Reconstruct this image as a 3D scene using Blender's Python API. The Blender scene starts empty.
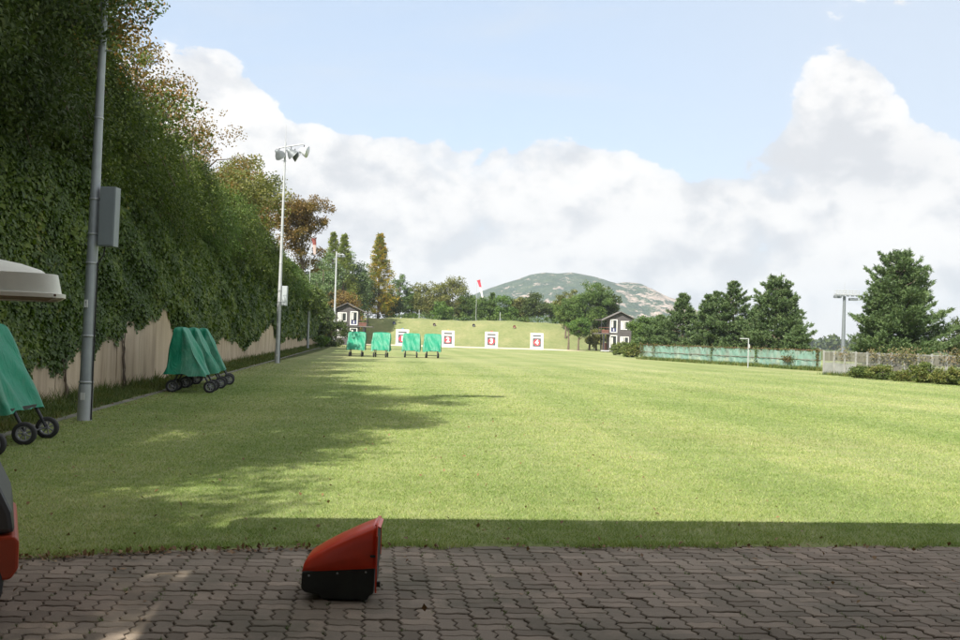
import bpy, math, random
import numpy as np
from mathutils import Vector, Matrix, Euler

scene = bpy.context.scene
C = scene.collection
R = math.radians

# ------------------------------------------------------------------ camera
F = 933.0 / 960.0            # focal length in picture widths
EYE = 1.6
ROLL = 0.028
HOR = 338.0                  # picture row (of 640) of the horizon at the middle column

cam_d = bpy.data.cameras.new('camera')
cam = bpy.data.objects.new('camera', cam_d)
C.objects.link(cam)
cam_d.sensor_width = 36.0
cam_d.lens = 36.0 * F
cam_d.clip_start = 0.05
cam_d.clip_end = 20000.0
pitch = math.atan((HOR - 320.0) / 933.0)
base = Matrix.Rotation(R(90) + pitch, 4, 'X')
cam.matrix_world = Matrix.Translation((0, 0, EYE)) @ base @ Matrix.Rotation(ROLL, 4, 'Z')
scene.camera = cam

def at(px, py, D):
    """world point seen at photo pixel px,py lying D metres ahead"""
    u = px - 480.0; v = py - 320.0
    c, s = math.cos(ROLL), math.sin(ROLL)
    # undo roll
    x = c * u + s * v; y = -s * u + c * v
    cp, sp = math.cos(pitch), math.sin(pitch)
    f = 933.0
    # ray in camera (x, -y, -f) -> world with pitch
    wy = f * cp + y * sp
    wz = f * sp - y * cp
    k = D / wy
    return Vector((x * k, D, EYE + wz * k))

def ground(px, D):
    p = at(px, 338, D)
    u = px - 480.0
    return Vector((u / 933.0 * D, D, 0.0))

# ------------------------------------------------------------------ view
scene.view_settings.view_transform = 'Standard'
scene.view_settings.look = 'None'
scene.view_settings.gamma = 1.0
scene.view_settings.use_curve_mapping = False
scene.view_settings.exposure = 1.55
scene.cycles.max_bounces = 6
scene.cycles.diffuse_bounces = 3
scene.cycles.glossy_bounces = 3
scene.cycles.transmission_bounces = 3
scene.cycles.transparent_max_bounces = 6

# ------------------------------------------------------------------ sun
SUN_EL = R(44.5)
SH = Vector((0.53, 0.85, 0)).normalized()          # way the shadows fall
to_sun = Vector((-SH.x * math.cos(SUN_EL), -SH.y * math.cos(SUN_EL), math.sin(SUN_EL)))
sun_d = bpy.data.lights.new('sun', 'SUN')
sun_d.energy = 3.5
sun_d.angle = R(0.53)
sun_d.color = (1.0, 0.94, 0.84)
sun = bpy.data.objects.new('sun', sun_d)
C.objects.link(sun)
sun.rotation_euler = (-to_sun).to_track_quat('-Z', 'Y').to_euler()

# ------------------------------------------------------------------ sky
world = bpy.data.worlds.new('World')
scene.world = world
world.use_nodes = True
world.cycles.sampling_method = 'MANUAL'
world.cycles.sample_map_resolution = 512
wn = world.node_tree
wn.nodes.clear()

class NT:
    """small helper for writing node maths"""
    def __init__(s, tree): s.t = tree
    def new(s, kind, **kw):
        n = s.t.nodes.new(kind)
        for k, v in kw.items(): setattr(n, k, v)
        return n
    def put(s, sock, v):
        if v is None: return
        if hasattr(v, 'is_output') or isinstance(v, bpy.types.NodeSocket): s.t.links.new(v, sock)
        else: sock.default_value = v
    def m(s, op, a, b=None, c=None, clamp=False):
        n = s.new('ShaderNodeMath', operation=op); n.use_clamp = clamp
        s.put(n.inputs[0], a); s.put(n.inputs[1], b); s.put(n.inputs[2], c)
        return n.outputs[0]
    def vm(s, op, a, b=None):
        n = s.new('ShaderNodeVectorMath', operation=op)
        s.put(n.inputs[0], a); s.put(n.inputs[1], b)
        return n.outputs[0]
    def noise(s, vec, scale, detail=4, rough=0.5, dist=0.0, out='Fac'):
        n = s.new('ShaderNodeTexNoise')
        s.put(n.inputs['Vector'], vec)
        n.inputs['Scale'].default_value = scale
        n.inputs['Detail'].default_value = detail
        n.inputs['Roughness'].default_value = rough
        n.inputs['Distortion'].default_value = dist
        return n.outputs[out]
    def mix(s, f, a, b, mode='MIX'):
        n = s.new('ShaderNodeMix', data_type='RGBA', blend_type=mode)
        s.put(n.inputs[0], f)
        for i, v in ((6, a), (7, b)):
            if isinstance(v, tuple) and len(v) == 3: v = v + (1,)
            s.put(n.inputs[i], v)
        return n.outputs[2]
    def ramp(s, f, stops, interp='LINEAR'):
        n = s.new('ShaderNodeValToRGB')
        s.put(n.inputs[0], f)
        e = n.color_ramp.elements
        n.color_ramp.interpolation = interp
        while len(e) < len(stops): e.new(0.5)
        for i, (p, c) in enumerate(stops):
            e[i].position = p
            e[i].color = (c, c, c, 1) if isinstance(c, (int, float)) else tuple(c) + (1,)
        return n.outputs[0]
    def smooth(s, v, lo, hi):
        n = s.new('ShaderNodeMapRange', interpolation_type='SMOOTHSTEP')
        s.put(n.inputs[0], v); n.inputs[1].default_value = lo; n.inputs[2].default_value = hi
        return n.outputs[0]
    def mapping(s, vec, scale=(1, 1, 1), rot=(0, 0, 0), loc=(0, 0, 0)):
        n = s.new('ShaderNodeMapping')
        s.put(n.inputs['Vector'], vec)
        n.inputs['Scale'].default_value = scale; n.inputs['Rotation'].default_value = rot; n.inputs['Location'].default_value = loc
        return n.outputs[0]

W = NT(wn)
sky = W.new('ShaderNodeTexSky', sky_type='NISHITA')
sky.sun_disc = False
sky.sun_elevation = SUN_EL
sky.sun_rotation = math.atan2(to_sun.x, to_sun.y)
sky.altitude = 50; sky.air_density = 1.0; sky.dust_density = 1.0; sky.ozone_density = 1.5
tc = W.new('ShaderNodeTexCoord')
d = W.vm('NORMALIZE', tc.outputs['Generated'])
sep = W.new('ShaderNodeSeparateXYZ'); wn.links.new(d, sep.inputs[0])
dx, dy, dz = sep.outputs
az = W.m('ARCTAN2', dx, dy)
el = W.m('ARCSINE', dz)
def bump(px, py, rx, ry, amp):
    """an elliptical swelling of the cloud field round a sky direction"""
    a0 = math.atan((px - 480) / 933.0); hy = HOR + ROLL * (px - 480)
    e0 = math.atan((hy - py) / math.hypot(933.0, px - 480))
    qa = W.m('DIVIDE', W.m('SUBTRACT', az, a0), rx / 933.0)
    qe = W.m('DIVIDE', W.m('SUBTRACT', el, e0), ry / 933.0)
    q = W.m('ADD', W.m('MULTIPLY', qa, qa), W.m('MULTIPLY', qe, qe))
    g = W.m('EXPONENT', W.m('MULTIPLY', q, -1.0))
    return W.m('MULTIPLY', g, amp)
def cloud_field(vec):
    big = W.noise(vec, 5.5, 10, 0.58, 0.0)
    wv = W.vm('MULTIPLY', W.noise(vec, 16, 5, 0.65, 0, 'Color'), (0.06, 0.06, 0.06))
    wob = W.vm('ADD', vec, wv)
    out = W.m('MULTIPLY', big, 1.0)
    for sc, amp in ((13.0, 0.20), (29.0, 0.11), (63.0, 0.05)):
        vor = W.new('ShaderNodeTexVoronoi', feature='F1'); vor.inputs['Scale'].default_value = sc
        wn.links.new(wob, vor.inputs['Vector'])
        out = W.m('ADD', out, W.m('MULTIPLY', W.m('SUBTRACT', 0.48, vor.outputs['Distance']), amp))
    return out
stretch = W.mapping(d, (1.0, 1.0, 1.35))
n0 = cloud_field(stretch)
lift = W.mapping(d, (1.0, 1.0, 1.35), loc=(-0.018, -0.012, 0.036))
n1 = cloud_field(lift)
bias = W.ramp(W.m('DIVIDE', el, 0.5), [(0.0, 0.42), (0.26, 0.36), (0.38, 0.16), (0.46, -0.03), (0.62, -0.17), (0.74, -0.14), (0.88, 0.10), (1.0, 0.22)], 'EASE')  # upper stops add unseen cloud overhead to lift the shade
bias = W.m('SUBTRACT', bias, 0.0)
BUMPS = [(228, 92, 46, 44, 0.30), (182, 92, 36, 34, 0.22), (150, 175, 120, 70, 0.2), (190, -5, 110, 30, -0.2), (305, 165, 50, 45, 0.14), (385, 168, 60, 34, 0.10), (545, 165, 105, 36, 0.17), (285, 50, 45, 45, -0.22),
         (325, 80, 60, 45, -0.16), (848, 100, 56, 38, 0.34), (835, 145, 80, 34, 0.26), (700, 165, 45, 34, -0.16),
         (620, 90, 130, 40, -0.12), (700, 195, 34, 22, 0.16), (950, 115, 40, 50, -0.12), (760, 95, 30, 50, -0.10), (930, 225, 60, 30, 0.10), (440, 60, 120, 40, -0.10), (540, 42, 24, 10, 0.1)]
f0 = W.m('ADD', n0, bias)
for b in BUMPS: f0 = W.m('ADD', f0, bump(*b))
mask = W.m('ADD', W.m('MULTIPLY', W.smooth(f0, 0.590, 0.625), 0.72), W.m('MULTIPLY', W.smooth(f0, 0.54, 0.74), 0.28))
veil = W.m('MULTIPLY', W.smooth(W.noise(W.mapping(d, (0.6, 0.6, 3.5)), 3.2, 6, 0.6, 0.4), 0.42, 0.8), 0.55)
light = W.m('ADD', 0.66, W.m('MULTIPLY', W.m('SUBTRACT', n0, n1), 4.4), clamp=True)
# the big cloud on the right is dark underneath; cloud deck is greyer towards its base
def gb(px, py, rx, ry, amp): return bump(px, py, rx, ry, amp)
dark = gb(830, 172, 125, 30, 0.55)
for q in [(700, 190, 30, 18, 0.30), (740, 160, 60, 18, 0.25), (880, 150, 60, 26, 0.25), (560, 215, 120, 16, 0.22), (420, 240, 120, 14, 0.18), (650, 262, 200, 14, 0.16), (340, 210, 40, 20, 0.14), (330, 262, 90, 14, 0.14)]:
    dark = W.m('ADD', dark, gb(*q))
soft = W.noise(W.mapping(d, (1, 1, 3.0)), 9.0, 5, 0.55)
dark = W.m('ADD', W.m('MULTIPLY', dark, W.m('ADD', 0.55, W.m('MULTIPLY', soft, 0.9))), W.m('MULTIPLY', W.smooth(soft, 0.50, 0.75), 0.16))
light = W.m('SUBTRACT', light, dark, clamp=True)
CL = 3.5
cloud_col = W.ramp(light, [(0.0, (0.74 * CL, 0.755 * CL, 0.79 * CL)), (0.35, (0.85 * CL, 0.855 * CL, 0.875 * CL)), (0.62, (0.97 * CL, 0.96 * CL, 0.955 * CL)), (1.0, (1.06 * CL, 1.04 * CL, 1.02 * CL))])
sky_soft = W.mix(0.72, sky.outputs[0], (2.15, 2.48, 2.90))
hz = W.m('MULTIPLY', W.smooth(az, -0.05, 0.5), 0.45)
sky_soft = W.mix(W.m('MAXIMUM', veil, hz), sky_soft, (2.65, 2.78, 2.95))
final = W.mix(mask, sky_soft, cloud_col)
# sky above the picture is brightened, an added unseen fill for the shade
boost = W.m('ADD', 1.0, W.m('MULTIPLY', W.smooth(el, 0.42, 0.75), 0.20))
final = W.vm('MULTIPLY', final, W.new('ShaderNodeCombineXYZ').outputs[0])
for i_ in range(3): wn.links.new(boost, final.node.inputs[1].links[0].from_node.inputs[i_])
low = W.smooth(el, 0.0, -0.04)
bg = W.new('ShaderNodeBackground'); bg.inputs['Strength'].default_value = 0.10
wn.links.new(final, bg.inputs['Color'])
wo = W.new('ShaderNodeOutputWorld')
wn.links.new(bg.outputs[0], wo.inputs['Surface'])

# ------------------------------------------------------------------ helpers
def rng_of(seed): return np.random.default_rng(seed)

def tag(o, label=None, cat=None, group=None, kind=None):
    if label: o['label'] = label
    if cat: o['category'] = cat
    if group: o['group'] = group
    if kind: o['kind'] = kind
    return o

def empty(name, loc, rz=0.0, label=None, cat=None, group=None):
    o = bpy.data.objects.new(name, None); C.objects.link(o)
    o.location = loc; o.rotation_euler = (0, 0, rz)
    o.empty_display_size = 0.2
    return tag(o, label, cat, group)

def link_mesh(name, me, mat, parent=None):
    o = bpy.data.objects.new(name, me); C.objects.link(o)
    if mat is not None and len(me.materials) == 0: me.materials.append(mat)
    if parent: o.parent = parent
    return o

def np_mesh(name, V, Fc, smooth=False):
    """V (n,3); Fc (m,k) all faces with the same number of corners"""
    V = np.asarray(V, dtype=np.float32); Fc = np.asarray(Fc, dtype=np.int32)
    me = bpy.data.meshes.new(name)
    m, k = Fc.shape
    me.vertices.add(len(V)); me.vertices.foreach_set('co', V.ravel())
    me.loops.add(m * k); me.loops.foreach_set('vertex_index', Fc.ravel())
    me.polygons.add(m)
    me.polygons.foreach_set('loop_start', np.arange(0, m * k, k, dtype=np.int32))
    me.polygons.foreach_set('loop_total', np.full(m, k, dtype=np.int32))
    me.update(calc_edges=True)
    if smooth: me.polygons.foreach_set('use_smooth', np.ones(m, dtype=bool))
    return me

class MB:
    def __init__(s): s.v = []; s.f = []; s.sm = []
    def add(s, vs, fs, smooth=False):
        n = len(s.v); s.v += [tuple(v) for v in vs]
        s.f += [tuple(i + n for i in f) for f in fs]; s.sm += [smooth] * len(fs)
        return s
    def box(s, c, d, rz=0.0, M=None):
        x, y, z = d[0] / 2, d[1] / 2, d[2] / 2
        vs = [Vector((a, b, e)) for a in (-x, x) for b in (-y, y) for e in (-z, z)]
        Mx = M if M is not None else Matrix.Rotation(rz, 4, 'Z')
        vs = [Mx @ v + Vector(c) for v in vs]
        s.add(vs, [(0, 1, 3, 2), (4, 6, 7, 5), (0, 4, 5, 1), (2, 3, 7, 6), (0, 2, 6, 4), (1, 5, 7, 3)])
        return s
    def tube(s, pts, rad, n=10, caps=True, smooth=True):
        pts = [Vector(p) for p in pts]
        if not hasattr(rad, '__len__'): rad = [rad] * len(pts)
        rings = []
        up = None
        for i, p in enumerate(pts):
            t = (pts[min(i + 1, len(pts) - 1)] - pts[max(i - 1, 0)])
            if t.length < 1e-9: t = Vector((0, 0, 1))
            t.normalize()
            if up is None:
                up = Vector((0, 0, 1)) if abs(t.z) < 0.9 else Vector((1, 0, 0))
            a = t.cross(up); 
            if a.length < 1e-6: a = t.cross(Vector((0, 1, 0)))
            a.normalize(); b = t.cross(a).normalized(); up = -b if False else up
            rings.append([p + (a * math.cos(2 * math.pi * k / n) + b * math.sin(2 * math.pi * k / n)) * rad[i] for k in range(n)])
        vs = [v for r in rings for v in r]; fs = []
        for i in range(len(pts) - 1):
            for k in range(n):
                fs.append((i * n + k, i * n + (k + 1) % n, (i + 1) * n + (k + 1) % n, (i + 1) * n + k))
        s.add(vs, fs, smooth)
        if caps:
            m = (len(pts) - 1) * n
            s.add(rings[0], [tuple(range(n))[::-1]]); s.add(rings[-1], [tuple(range(n))])
        return s
    def prism(s, pts, z0, z1, M=None):
        """outline in x,y; extruded in z; M places it"""
        n = len(pts); M = M or Matrix.Identity(4)
        vs = [M @ Vector((p[0], p[1], z0)) for p in pts] + [M @ Vector((p[0], p[1], z1)) for p in pts]
        fs = [tuple(range(n))[::-1], tuple(range(n, 2 * n))] + [(i, (i + 1) % n, n + (i + 1) % n, n + i) for i in range(n)]
        return s.add(vs, fs)
    def lathe(s, prof, M=None, n=24, smooth=True):
        M = M or Matrix.Identity(4)
        vs = [M @ Vector((r * math.cos(2 * math.pi * k / n), r * math.sin(2 * math.pi * k / n), z)) for r, z in prof for k in range(n)]
        fs = [(i * n + k, i * n + (k + 1) % n, (i + 1) * n + (k + 1) % n, (i + 1) * n + k) for i in range(len(prof) - 1) for k in range(n)]
        return s.add(vs, fs, smooth)
    def build(s, name, mat, parent=None, bevel=0.0):
        me = bpy.data.meshes.new(name)
        me.from_pydata(s.v, [], s.f); me.update()
        me.polygons.foreach_set('use_smooth', np.array(s.sm, dtype=bool))
        import bmesh
        bm = bmesh.new(); bm.from_mesh(me); bmesh.ops.recalc_face_normals(bm, faces=bm.faces)
        bm.to_mesh(me); bm.free()
        o = link_mesh(name, me, mat, parent)
        if bevel:
            b = o.modifiers.new('bevel', 'BEVEL'); b.width = bevel; b.segments = 2; b.limit_method = 'ANGLE'
        return o

def axis_mat(origin, z_dir, x_hint=(1, 0, 0)):
    z = Vector(z_dir).normalized(); x = Vector(x_hint); x = (x - z * x.dot(z)).normalized(); y = z.cross(x)
    M = Matrix((x, y, z)).transposed().to_4x4(); M.translation = Vector(origin); return M

def children_of(o): return list(o.children)
def copy_thing(root, loc, rz, label=None, scale=None):
    c = root.copy(); C.objects.link(c); c.location = loc; c.rotation_euler = (0, 0, rz)
    if scale is not None: c.scale = scale
    if label: c['label'] = label
    def rec(src, dst):
        for ch in src_children[src.name]:
            k = ch.copy(); C.objects.link(k); k.parent = dst
            rec(ch, k)
    src_children = {}
    def collect(o):
        src_children[o.name] = list(o.children)
        for ch in o.children: collect(ch)
    collect(root)
    rec(root, c)
    return c

# ------------------------------------------------------------------ materials
def new_mat(name):
    m = bpy.data.materials.new(name); m.use_nodes = True
    t = m.node_tree; b = t.nodes['Principled BSDF']
    return m, NT(t), b

def plain(name, col, rough=0.6, var=0.12, scale=6.0, metal=0.0, bump_s=0.0, bump_scale=40.0, spec=0.5, stretch=(1, 1, 1)):
    m, N, b = new_mat(name)
    tc = N.new('ShaderNodeTexCoord')
    v = N.mapping(tc.outputs['Object'], stretch)
    n = N.noise(v, scale, 6, 0.6)
    lo = tuple(c * (1 - var) for c in col); hi = tuple(min(1, c * (1 + var)) for c in col)
    N.put(b.inputs['Base Color'], N.ramp(n, [(0.3, lo), (0.7, hi)]))
    N.put(b.inputs['Roughness'], N.m('ADD', rough - 0.06, N.m('MULTIPLY', n, 0.12)))
    b.inputs['Metallic'].default_value = metal
    b.inputs['Specular IOR Level'].default_value = spec
    if bump_s:
        bp = N.new('ShaderNodeBump'); bp.inputs['Strength'].default_value = bump_s; bp.inputs['Distance'].default_value = 0.01
        N.put(bp.inputs['Height'], N.noise(v, bump_scale, 5, 0.6)); N.put(b.inputs['Normal'], bp.outputs[0])
    return m

def leaf_mat(name, cols, trans=0.35, rough=0.55, patch=0.6, patch_cols=None):
    """cols: list of albedos picked per leaf; a slow noise shifts whole sprays between them"""
    m, N, b = new_mat(name)
    geo = N.new('ShaderNodeNewGeometry'); tc = N.new('ShaderNodeTexCoord'); oi = N.new('ShaderNodeObjectInfo')
    pos = N.vm('ADD', tc.outputs['Object'], oi.outputs['Location'])
    n = N.noise(pos, patch, 4, 0.6)
    f = N.m('ADD', N.m('MULTIPLY', geo.outputs['Random Per Island'], 0.45), N.m('MULTIPLY', N.smooth(n, 0.3, 0.7), 0.55))
    k = len(cols) - 1
    col = N.ramp(f, [(0.08 + 0.84 * i / k, c) for i, c in enumerate(cols)])
    if patch_cols:
        n2 = N.noise(pos, patch * 0.45, 5, 0.65)
        col = N.mix(N.m('MULTIPLY', N.smooth(N.m('ADD', n2, N.m('MULTIPLY', N.m('SUBTRACT', geo.outputs['Random Per Island'], 0.5), 0.16)), patch_cols[1], patch_cols[1] + 0.07), 0.9), col, patch_cols[0])
    N.put(b.inputs['Base Color'], col)
    b.inputs['Roughness'].default_value = rough
    b.inputs['Specular IOR Level'].default_value = 0.3
    tr = N.new('ShaderNodeBsdfTranslucent'); N.put(tr.inputs['Color'], N.mix(0.5, col, (0.5, 0.7, 0.1), 'MULTIPLY'))
    N.put(tr.inputs['Color'], N.mix(1.0, col, (1.0, 1.15, 0.5), 'MULTIPLY'))
    mx = N.new('ShaderNodeMixShader'); mx.inputs[0].default_value = trans
    N.t.links.new(b.outputs[0], mx.inputs[1]); N.t.links.new(tr.outputs[0], mx.inputs[2])
    N.t.links.new(mx.outputs[0], N.t.nodes['Material Output'].inputs['Surface'])
    return m

M_ = {}
M_['bark'] = plain('bark', (0.12, 0.09, 0.065), 0.9, 0.35, 5, bump_s=0.6, bump_scale=18, stretch=(1, 1, 0.25))
M_['bark_grey'] = plain('bark_grey', (0.20, 0.17, 0.14), 0.9, 0.3, 5, bump_s=0.6, bump_scale=18, stretch=(1, 1, 0.25))
M_['leaf_dark'] = leaf_mat('leaf_dark', [(0.030, 0.050, 0.015), (0.055, 0.082, 0.022), (0.105, 0.138, 0.036)], 0.28, patch=1.2, patch_cols=((0.15, 0.11, 0.028), 0.66))
M_['leaf_mid'] = leaf_mat('leaf_mid', [(0.060, 0.105, 0.027), (0.090, 0.150, 0.036), (0.150, 0.210, 0.053)], 0.32)
M_['leaf_willow'] = leaf_mat('leaf_willow', [(0.045, 0.072, 0.018), (0.085, 0.125, 0.028), (0.18, 0.215, 0.05)], 0.32, patch=1.3)
M_['leaf_brown'] = leaf_mat('leaf_brown', [(0.125, 0.081, 0.030), (0.200, 0.125, 0.035), (0.138, 0.125, 0.035)], 0.35, patch=0.8)
M_['leaf_gold'] = leaf_mat('leaf_gold', [(0.11, 0.17, 0.035), (0.20, 0.23, 0.04), (0.40, 0.28, 0.04), (0.44, 0.24, 0.03)], 0.35, patch=1.1)
M_['leaf_olive'] = leaf_mat('leaf_olive', [(0.081, 0.101, 0.034), (0.149, 0.162, 0.047), (0.216, 0.203, 0.061)], 0.3)
M_['leaf_bright'] = leaf_mat('leaf_bright', [(0.065, 0.130, 0.029), (0.104, 0.182, 0.039), (0.156, 0.234, 0.052)], 0.35)
M_['needle'] = leaf_mat('needle', [(0.055, 0.095, 0.036), (0.088, 0.140, 0.052), (0.15, 0.20, 0.08)], 0.15, 0.5, patch=1.6)
M_['needle_light'] = leaf_mat('needle_light', [(0.075, 0.120, 0.051), (0.105, 0.165, 0.064), (0.150, 0.210, 0.076)], 0.2, 0.5, patch=1.0)
M_['ivy'] = leaf_mat('ivy', [(0.038, 0.072, 0.014), (0.078, 0.128, 0.020), (0.17, 0.22, 0.032)], 0.25, 0.5, patch=0.5, patch_cols=((0.24, 0.21, 0.035), 0.63))
M_['leaf_turning'] = leaf_mat('leaf_turning', [(0.06, 0.095, 0.026), (0.09, 0.13, 0.035), (0.14, 0.17, 0.045)], 0.3, patch=0.9, patch_cols=((0.26, 0.13, 0.03), 0.54))
M_['leaf_lime'] = leaf_mat('leaf_lime', [(0.13, 0.18, 0.05), (0.19, 0.23, 0.06), (0.26, 0.28, 0.08)], 0.35)
M_['hedge'] = leaf_mat('hedge', [(0.062, 0.100, 0.025), (0.100, 0.138, 0.031), (0.175, 0.163, 0.044)], 0.25, patch=1.2)

# ------------------------------------------------------------------ foliage builders (numpy)
def unit(v): return v / np.maximum(np.linalg.norm(v, axis=-1, keepdims=True), 1e-9)

def leaf_quads(P, L, Wd, rg, up=0.35, T=None, fold=0.15):
    """diamond leaves at points P; L length, Wd width (scalars or arrays)"""
    n = len(P)
    t = unit(rg.normal(size=(n, 3))) if T is None else unit(T + rg.normal(size=(n, 3)) * 0.35)
    nn = unit(rg.normal(size=(n, 3)) + np.array([0, 0, up * 2.5]))
    s = unit(np.cross(t, nn)); nn = np.cross(s, t)
    L = (np.ones(n) * L * rg.uniform(0.7, 1.25, n))[:, None]; Wd = (np.ones(n) * Wd * rg.uniform(0.75, 1.2, n))[:, None]
    a = P; c = P + t * L
    b = P + t * L * 0.45 + s * Wd * 0.5 + nn * Wd * fold; d_ = P + t * L * 0.45 - s * Wd * 0.5 + nn * Wd * fold
    V = np.stack([a, b, c, d_], 1).reshape(-1, 3)
    Fc = np.arange(4 * n).reshape(n, 4)
    return V, Fc

def crown_points(rg, ells, n_cl, cl_r, per, flat=0.7, hollow=0.45):
    """clump centres spread inside a union of ellipsoids, most near the skin; returns points, centres"""
    cs = []
    ells = [(np.array(c, float), np.array(r, float)) for c, r in ells]
    wts = np.array([np.prod(r) ** (2 / 3) for c, r in ells]); wts /= wts.sum()
    while len(cs) < n_cl:
        c, r = ells[rg.choice(len(ells), p=wts)]
        q = unit(rg.normal(size=3)) * rg.uniform(hollow, 1.0) ** 0.6
        p = c + q * r
        cs.append(p)
    cs = np.array(cs)
    sz = rg.uniform(0.55, 1.35, len(cs)) * cl_r
    P = []
    cnt = np.maximum(4, (per * (sz / cl_r) ** 2).astype(int))
    idx = np.repeat(np.arange(len(cs)), cnt)
    q = unit(rg.normal(size=(len(idx), 3))) * (rg.uniform(0, 1, (len(idx), 1)) ** 0.45)
    q[:, 2] *= flat
    P = cs[idx] + q * sz[idx][:, None]
    return P, cs

def trunk_mb(rg, H, r0, targets, base_z=0.0, lean=(0, 0), start=0.3, n_limb=14, top_f=0.8):
    mb = MB()
    pts = []; rad = []
    for i in range(7):
        t = i / 6
        pts.append(Vector((lean[0] * t + rg.normal() * 0.04 * H * 0.12 * (i > 0), lean[1] * t + rg.normal() * 0.04 * H * 0.12 * (i > 0), base_z + H * top_f * t)))
        rad.append(r0 * (1.25 if i == 0 else 1.0) * (1 - 0.8 * t))
    mb.tube(pts, rad, 8)
    if len(targets):
        sel = rg.choice(len(targets), min(n_limb, len(targets)), replace=False)
        for k in sel:
            tg = Vector(targets[k])
            hz = min(max((tg.z - base_z) * rg.uniform(0.4, 0.75), H * start), H * top_f * 0.97)
            t = (hz - base_z) / (H * top_f); t = max(0.05, min(0.99, t))
            i = min(int(t * 6), 5); fr = t * 6 - i
            p0 = pts[i].lerp(pts[i + 1], fr); rr = (rad[i] * (1 - fr) + rad[i + 1] * fr) * 0.55
            mid = p0.lerp(tg, 0.5) + Vector((rg.normal() * 0.1, rg.normal() * 0.1, 0.08 * H * rg.uniform(0, 1)))
            mb.tube([p0, mid, tg], [rr, rr * 0.6, max(rr * 0.15, 0.008)], 5)
    return mb

def broad_tree(name, loc, H, ells, n_cl, cl_r, per, leaf, mat, seed, label, cat='tree', group=None, r0=None, lean=(0, 0), bark='bark', n_limb=14, rz=0, flat=0.7, T=None, hollow=0.45, aspect=0.6):
    rg = rng_of(seed)
    e = empty(name, loc, rz, label, cat, group)
    P, cs = crown_points(rg, ells, n_cl, cl_r, per, flat, hollow)
    V, Fc = leaf_quads(P, leaf, leaf * aspect, rg)
    tb = trunk_mb(rg, H, r0 or H * 0.018, cs, lean=lean, n_limb=n_limb)
    tb.build('trunk', M_[bark], e)
    link_mesh('crown', np_mesh('crown', V, Fc), M_[mat], e)
    return e

def pine_tree(loc, H, Rd, seed, label, group=None, mat='needle', low=0.10, pw=0.75, dens=1.0, blade=0.20, leaders=((0, 0, 1.0),), ww=0.035, cat='pine tree'):
    rg = rng_of(seed)
    e = empty('pine_tree', loc, 0, label, cat, group)
    mb = MB(); tufts = []; dirs = []
    for lx, ly, hs in leaders:
        Hh = H * hs
        mb.tube([(0, 0, 0), (lx * 0.5, ly * 0.5, Hh * 0.4), (lx, ly, Hh)], [H * 0.02, H * 0.014, 0.02], 7)
        z = H * low
        while z < Hh * 0.99:
            f = (z / Hh)
            # widest about a third of the way up, then closing to the tip
            prof = min(1.0, 0.80 + f * 0.9) * max(0.03, 1 - max(0, f - 0.12) / 0.88) ** pw
            nb = int(rg.integers(5, 8))
            a0 = rg.uniform(0, 6.28)
            for k in range(nb):
                a = a0 + 6.283 * k / nb + rg.normal() * 0.25
                L = Rd * prof * rg.uniform(0.50, 1.28) * (1.0 if hs == 1.0 else 0.8)
                if L < 0.12: L = 0.12
                cx = lx * min(1, z / Hh); cy = ly * min(1, z / Hh)
                p0 = np.array([cx, cy, z]); rise = rg.uniform(-0.05, 0.28) + 0.5 * f
                dirn = np.array([math.cos(a), math.sin(a), rise])
                n = max(3, int(L / 0.11 * dens))
                sag = -0.10 * L
                pend = p0 + dirn * L
                mb.tube([tuple(p0), tuple(p0 + dirn * L * 0.5 + [0, 0, sag]), tuple(pend)], [0.02 + 0.012 * L, 0.015 + 0.006 * L, 0.006], 4, caps=False)
                for j in range(n):
                    s = (0.42 + 0.60 * (j + 1) / n)
                    w = 0.24 * L * (1.25 - s) + 0.10
                    for q in range(3):
                        off = rg.normal() * w
                        p = p0 + dirn * L * s + np.array([-math.sin(a) * off, math.cos(a) * off, sag * 4 * s * (1 - s) + rg.normal() * 0.045 + 0.03])
                        tufts.append(p)
                        dirs.append(dirn * 0.7 + np.array([-math.sin(a), math.cos(a), 0]) * (0.7 * np.sign(off)) + [0, 0, 0.45])
            z += H * rg.uniform(0.045, 0.080) * (1.0 - 0.35 * f)
        for j in range(6):
            tufts.append(np.array([lx, ly, Hh - j * 0.07])); dirs.append(np.array([0, 0, 1.0]))
    tufts = np.array(tufts); dirs = unit(np.array(dirs))
    k = 9
    P = np.repeat(tufts, k, 0) + rg.normal(size=(len(tufts) * k, 3)) * 0.04
    T = unit(np.repeat(dirs, k, 0) + rg.normal(size=(len(P), 3)) * 0.55)
    n = len(P)
    s = unit(np.cross(T, unit(rg.normal(size=(n, 3)))))
    L = (blade * rg.uniform(0.6, 1.3, n))[:, None]
    V = np.stack([P - s * ww, P + s * ww, P + T * L], 1).reshape(-1, 3)
    link_mesh('crown', np_mesh('crown', V, np.arange(3 * n).reshape(n, 3)), M_[mat], e)
    mb.build('trunk', M_['bark'], e)
    return e

# ================================================================== SETTING
YAW = 0.115                                   # the range, paving and wall run this much to the left of the lens axis
def wall_x(D): return -6.5 - 0.122 * D        # face of the retaining wall

def lawn_edge(x):
    """front edge of the lawn"""
    pts = [(-9.5, 5.6), (-3.3, 6.42), (-2.3, 6.78), (-1.3, 7.02), (-0.5, 7.15), (2.0, 7.45), (4.0, 7.72), (12.0, 8.7)]
    if x <= pts[0][0]: return pts[0][1]
    for (a, b), (c, d_) in zip(pts, pts[1:]):
        if x <= c: return b + (d_ - b) * (x - a) / (c - a)
    return pts[-1][1]

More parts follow.
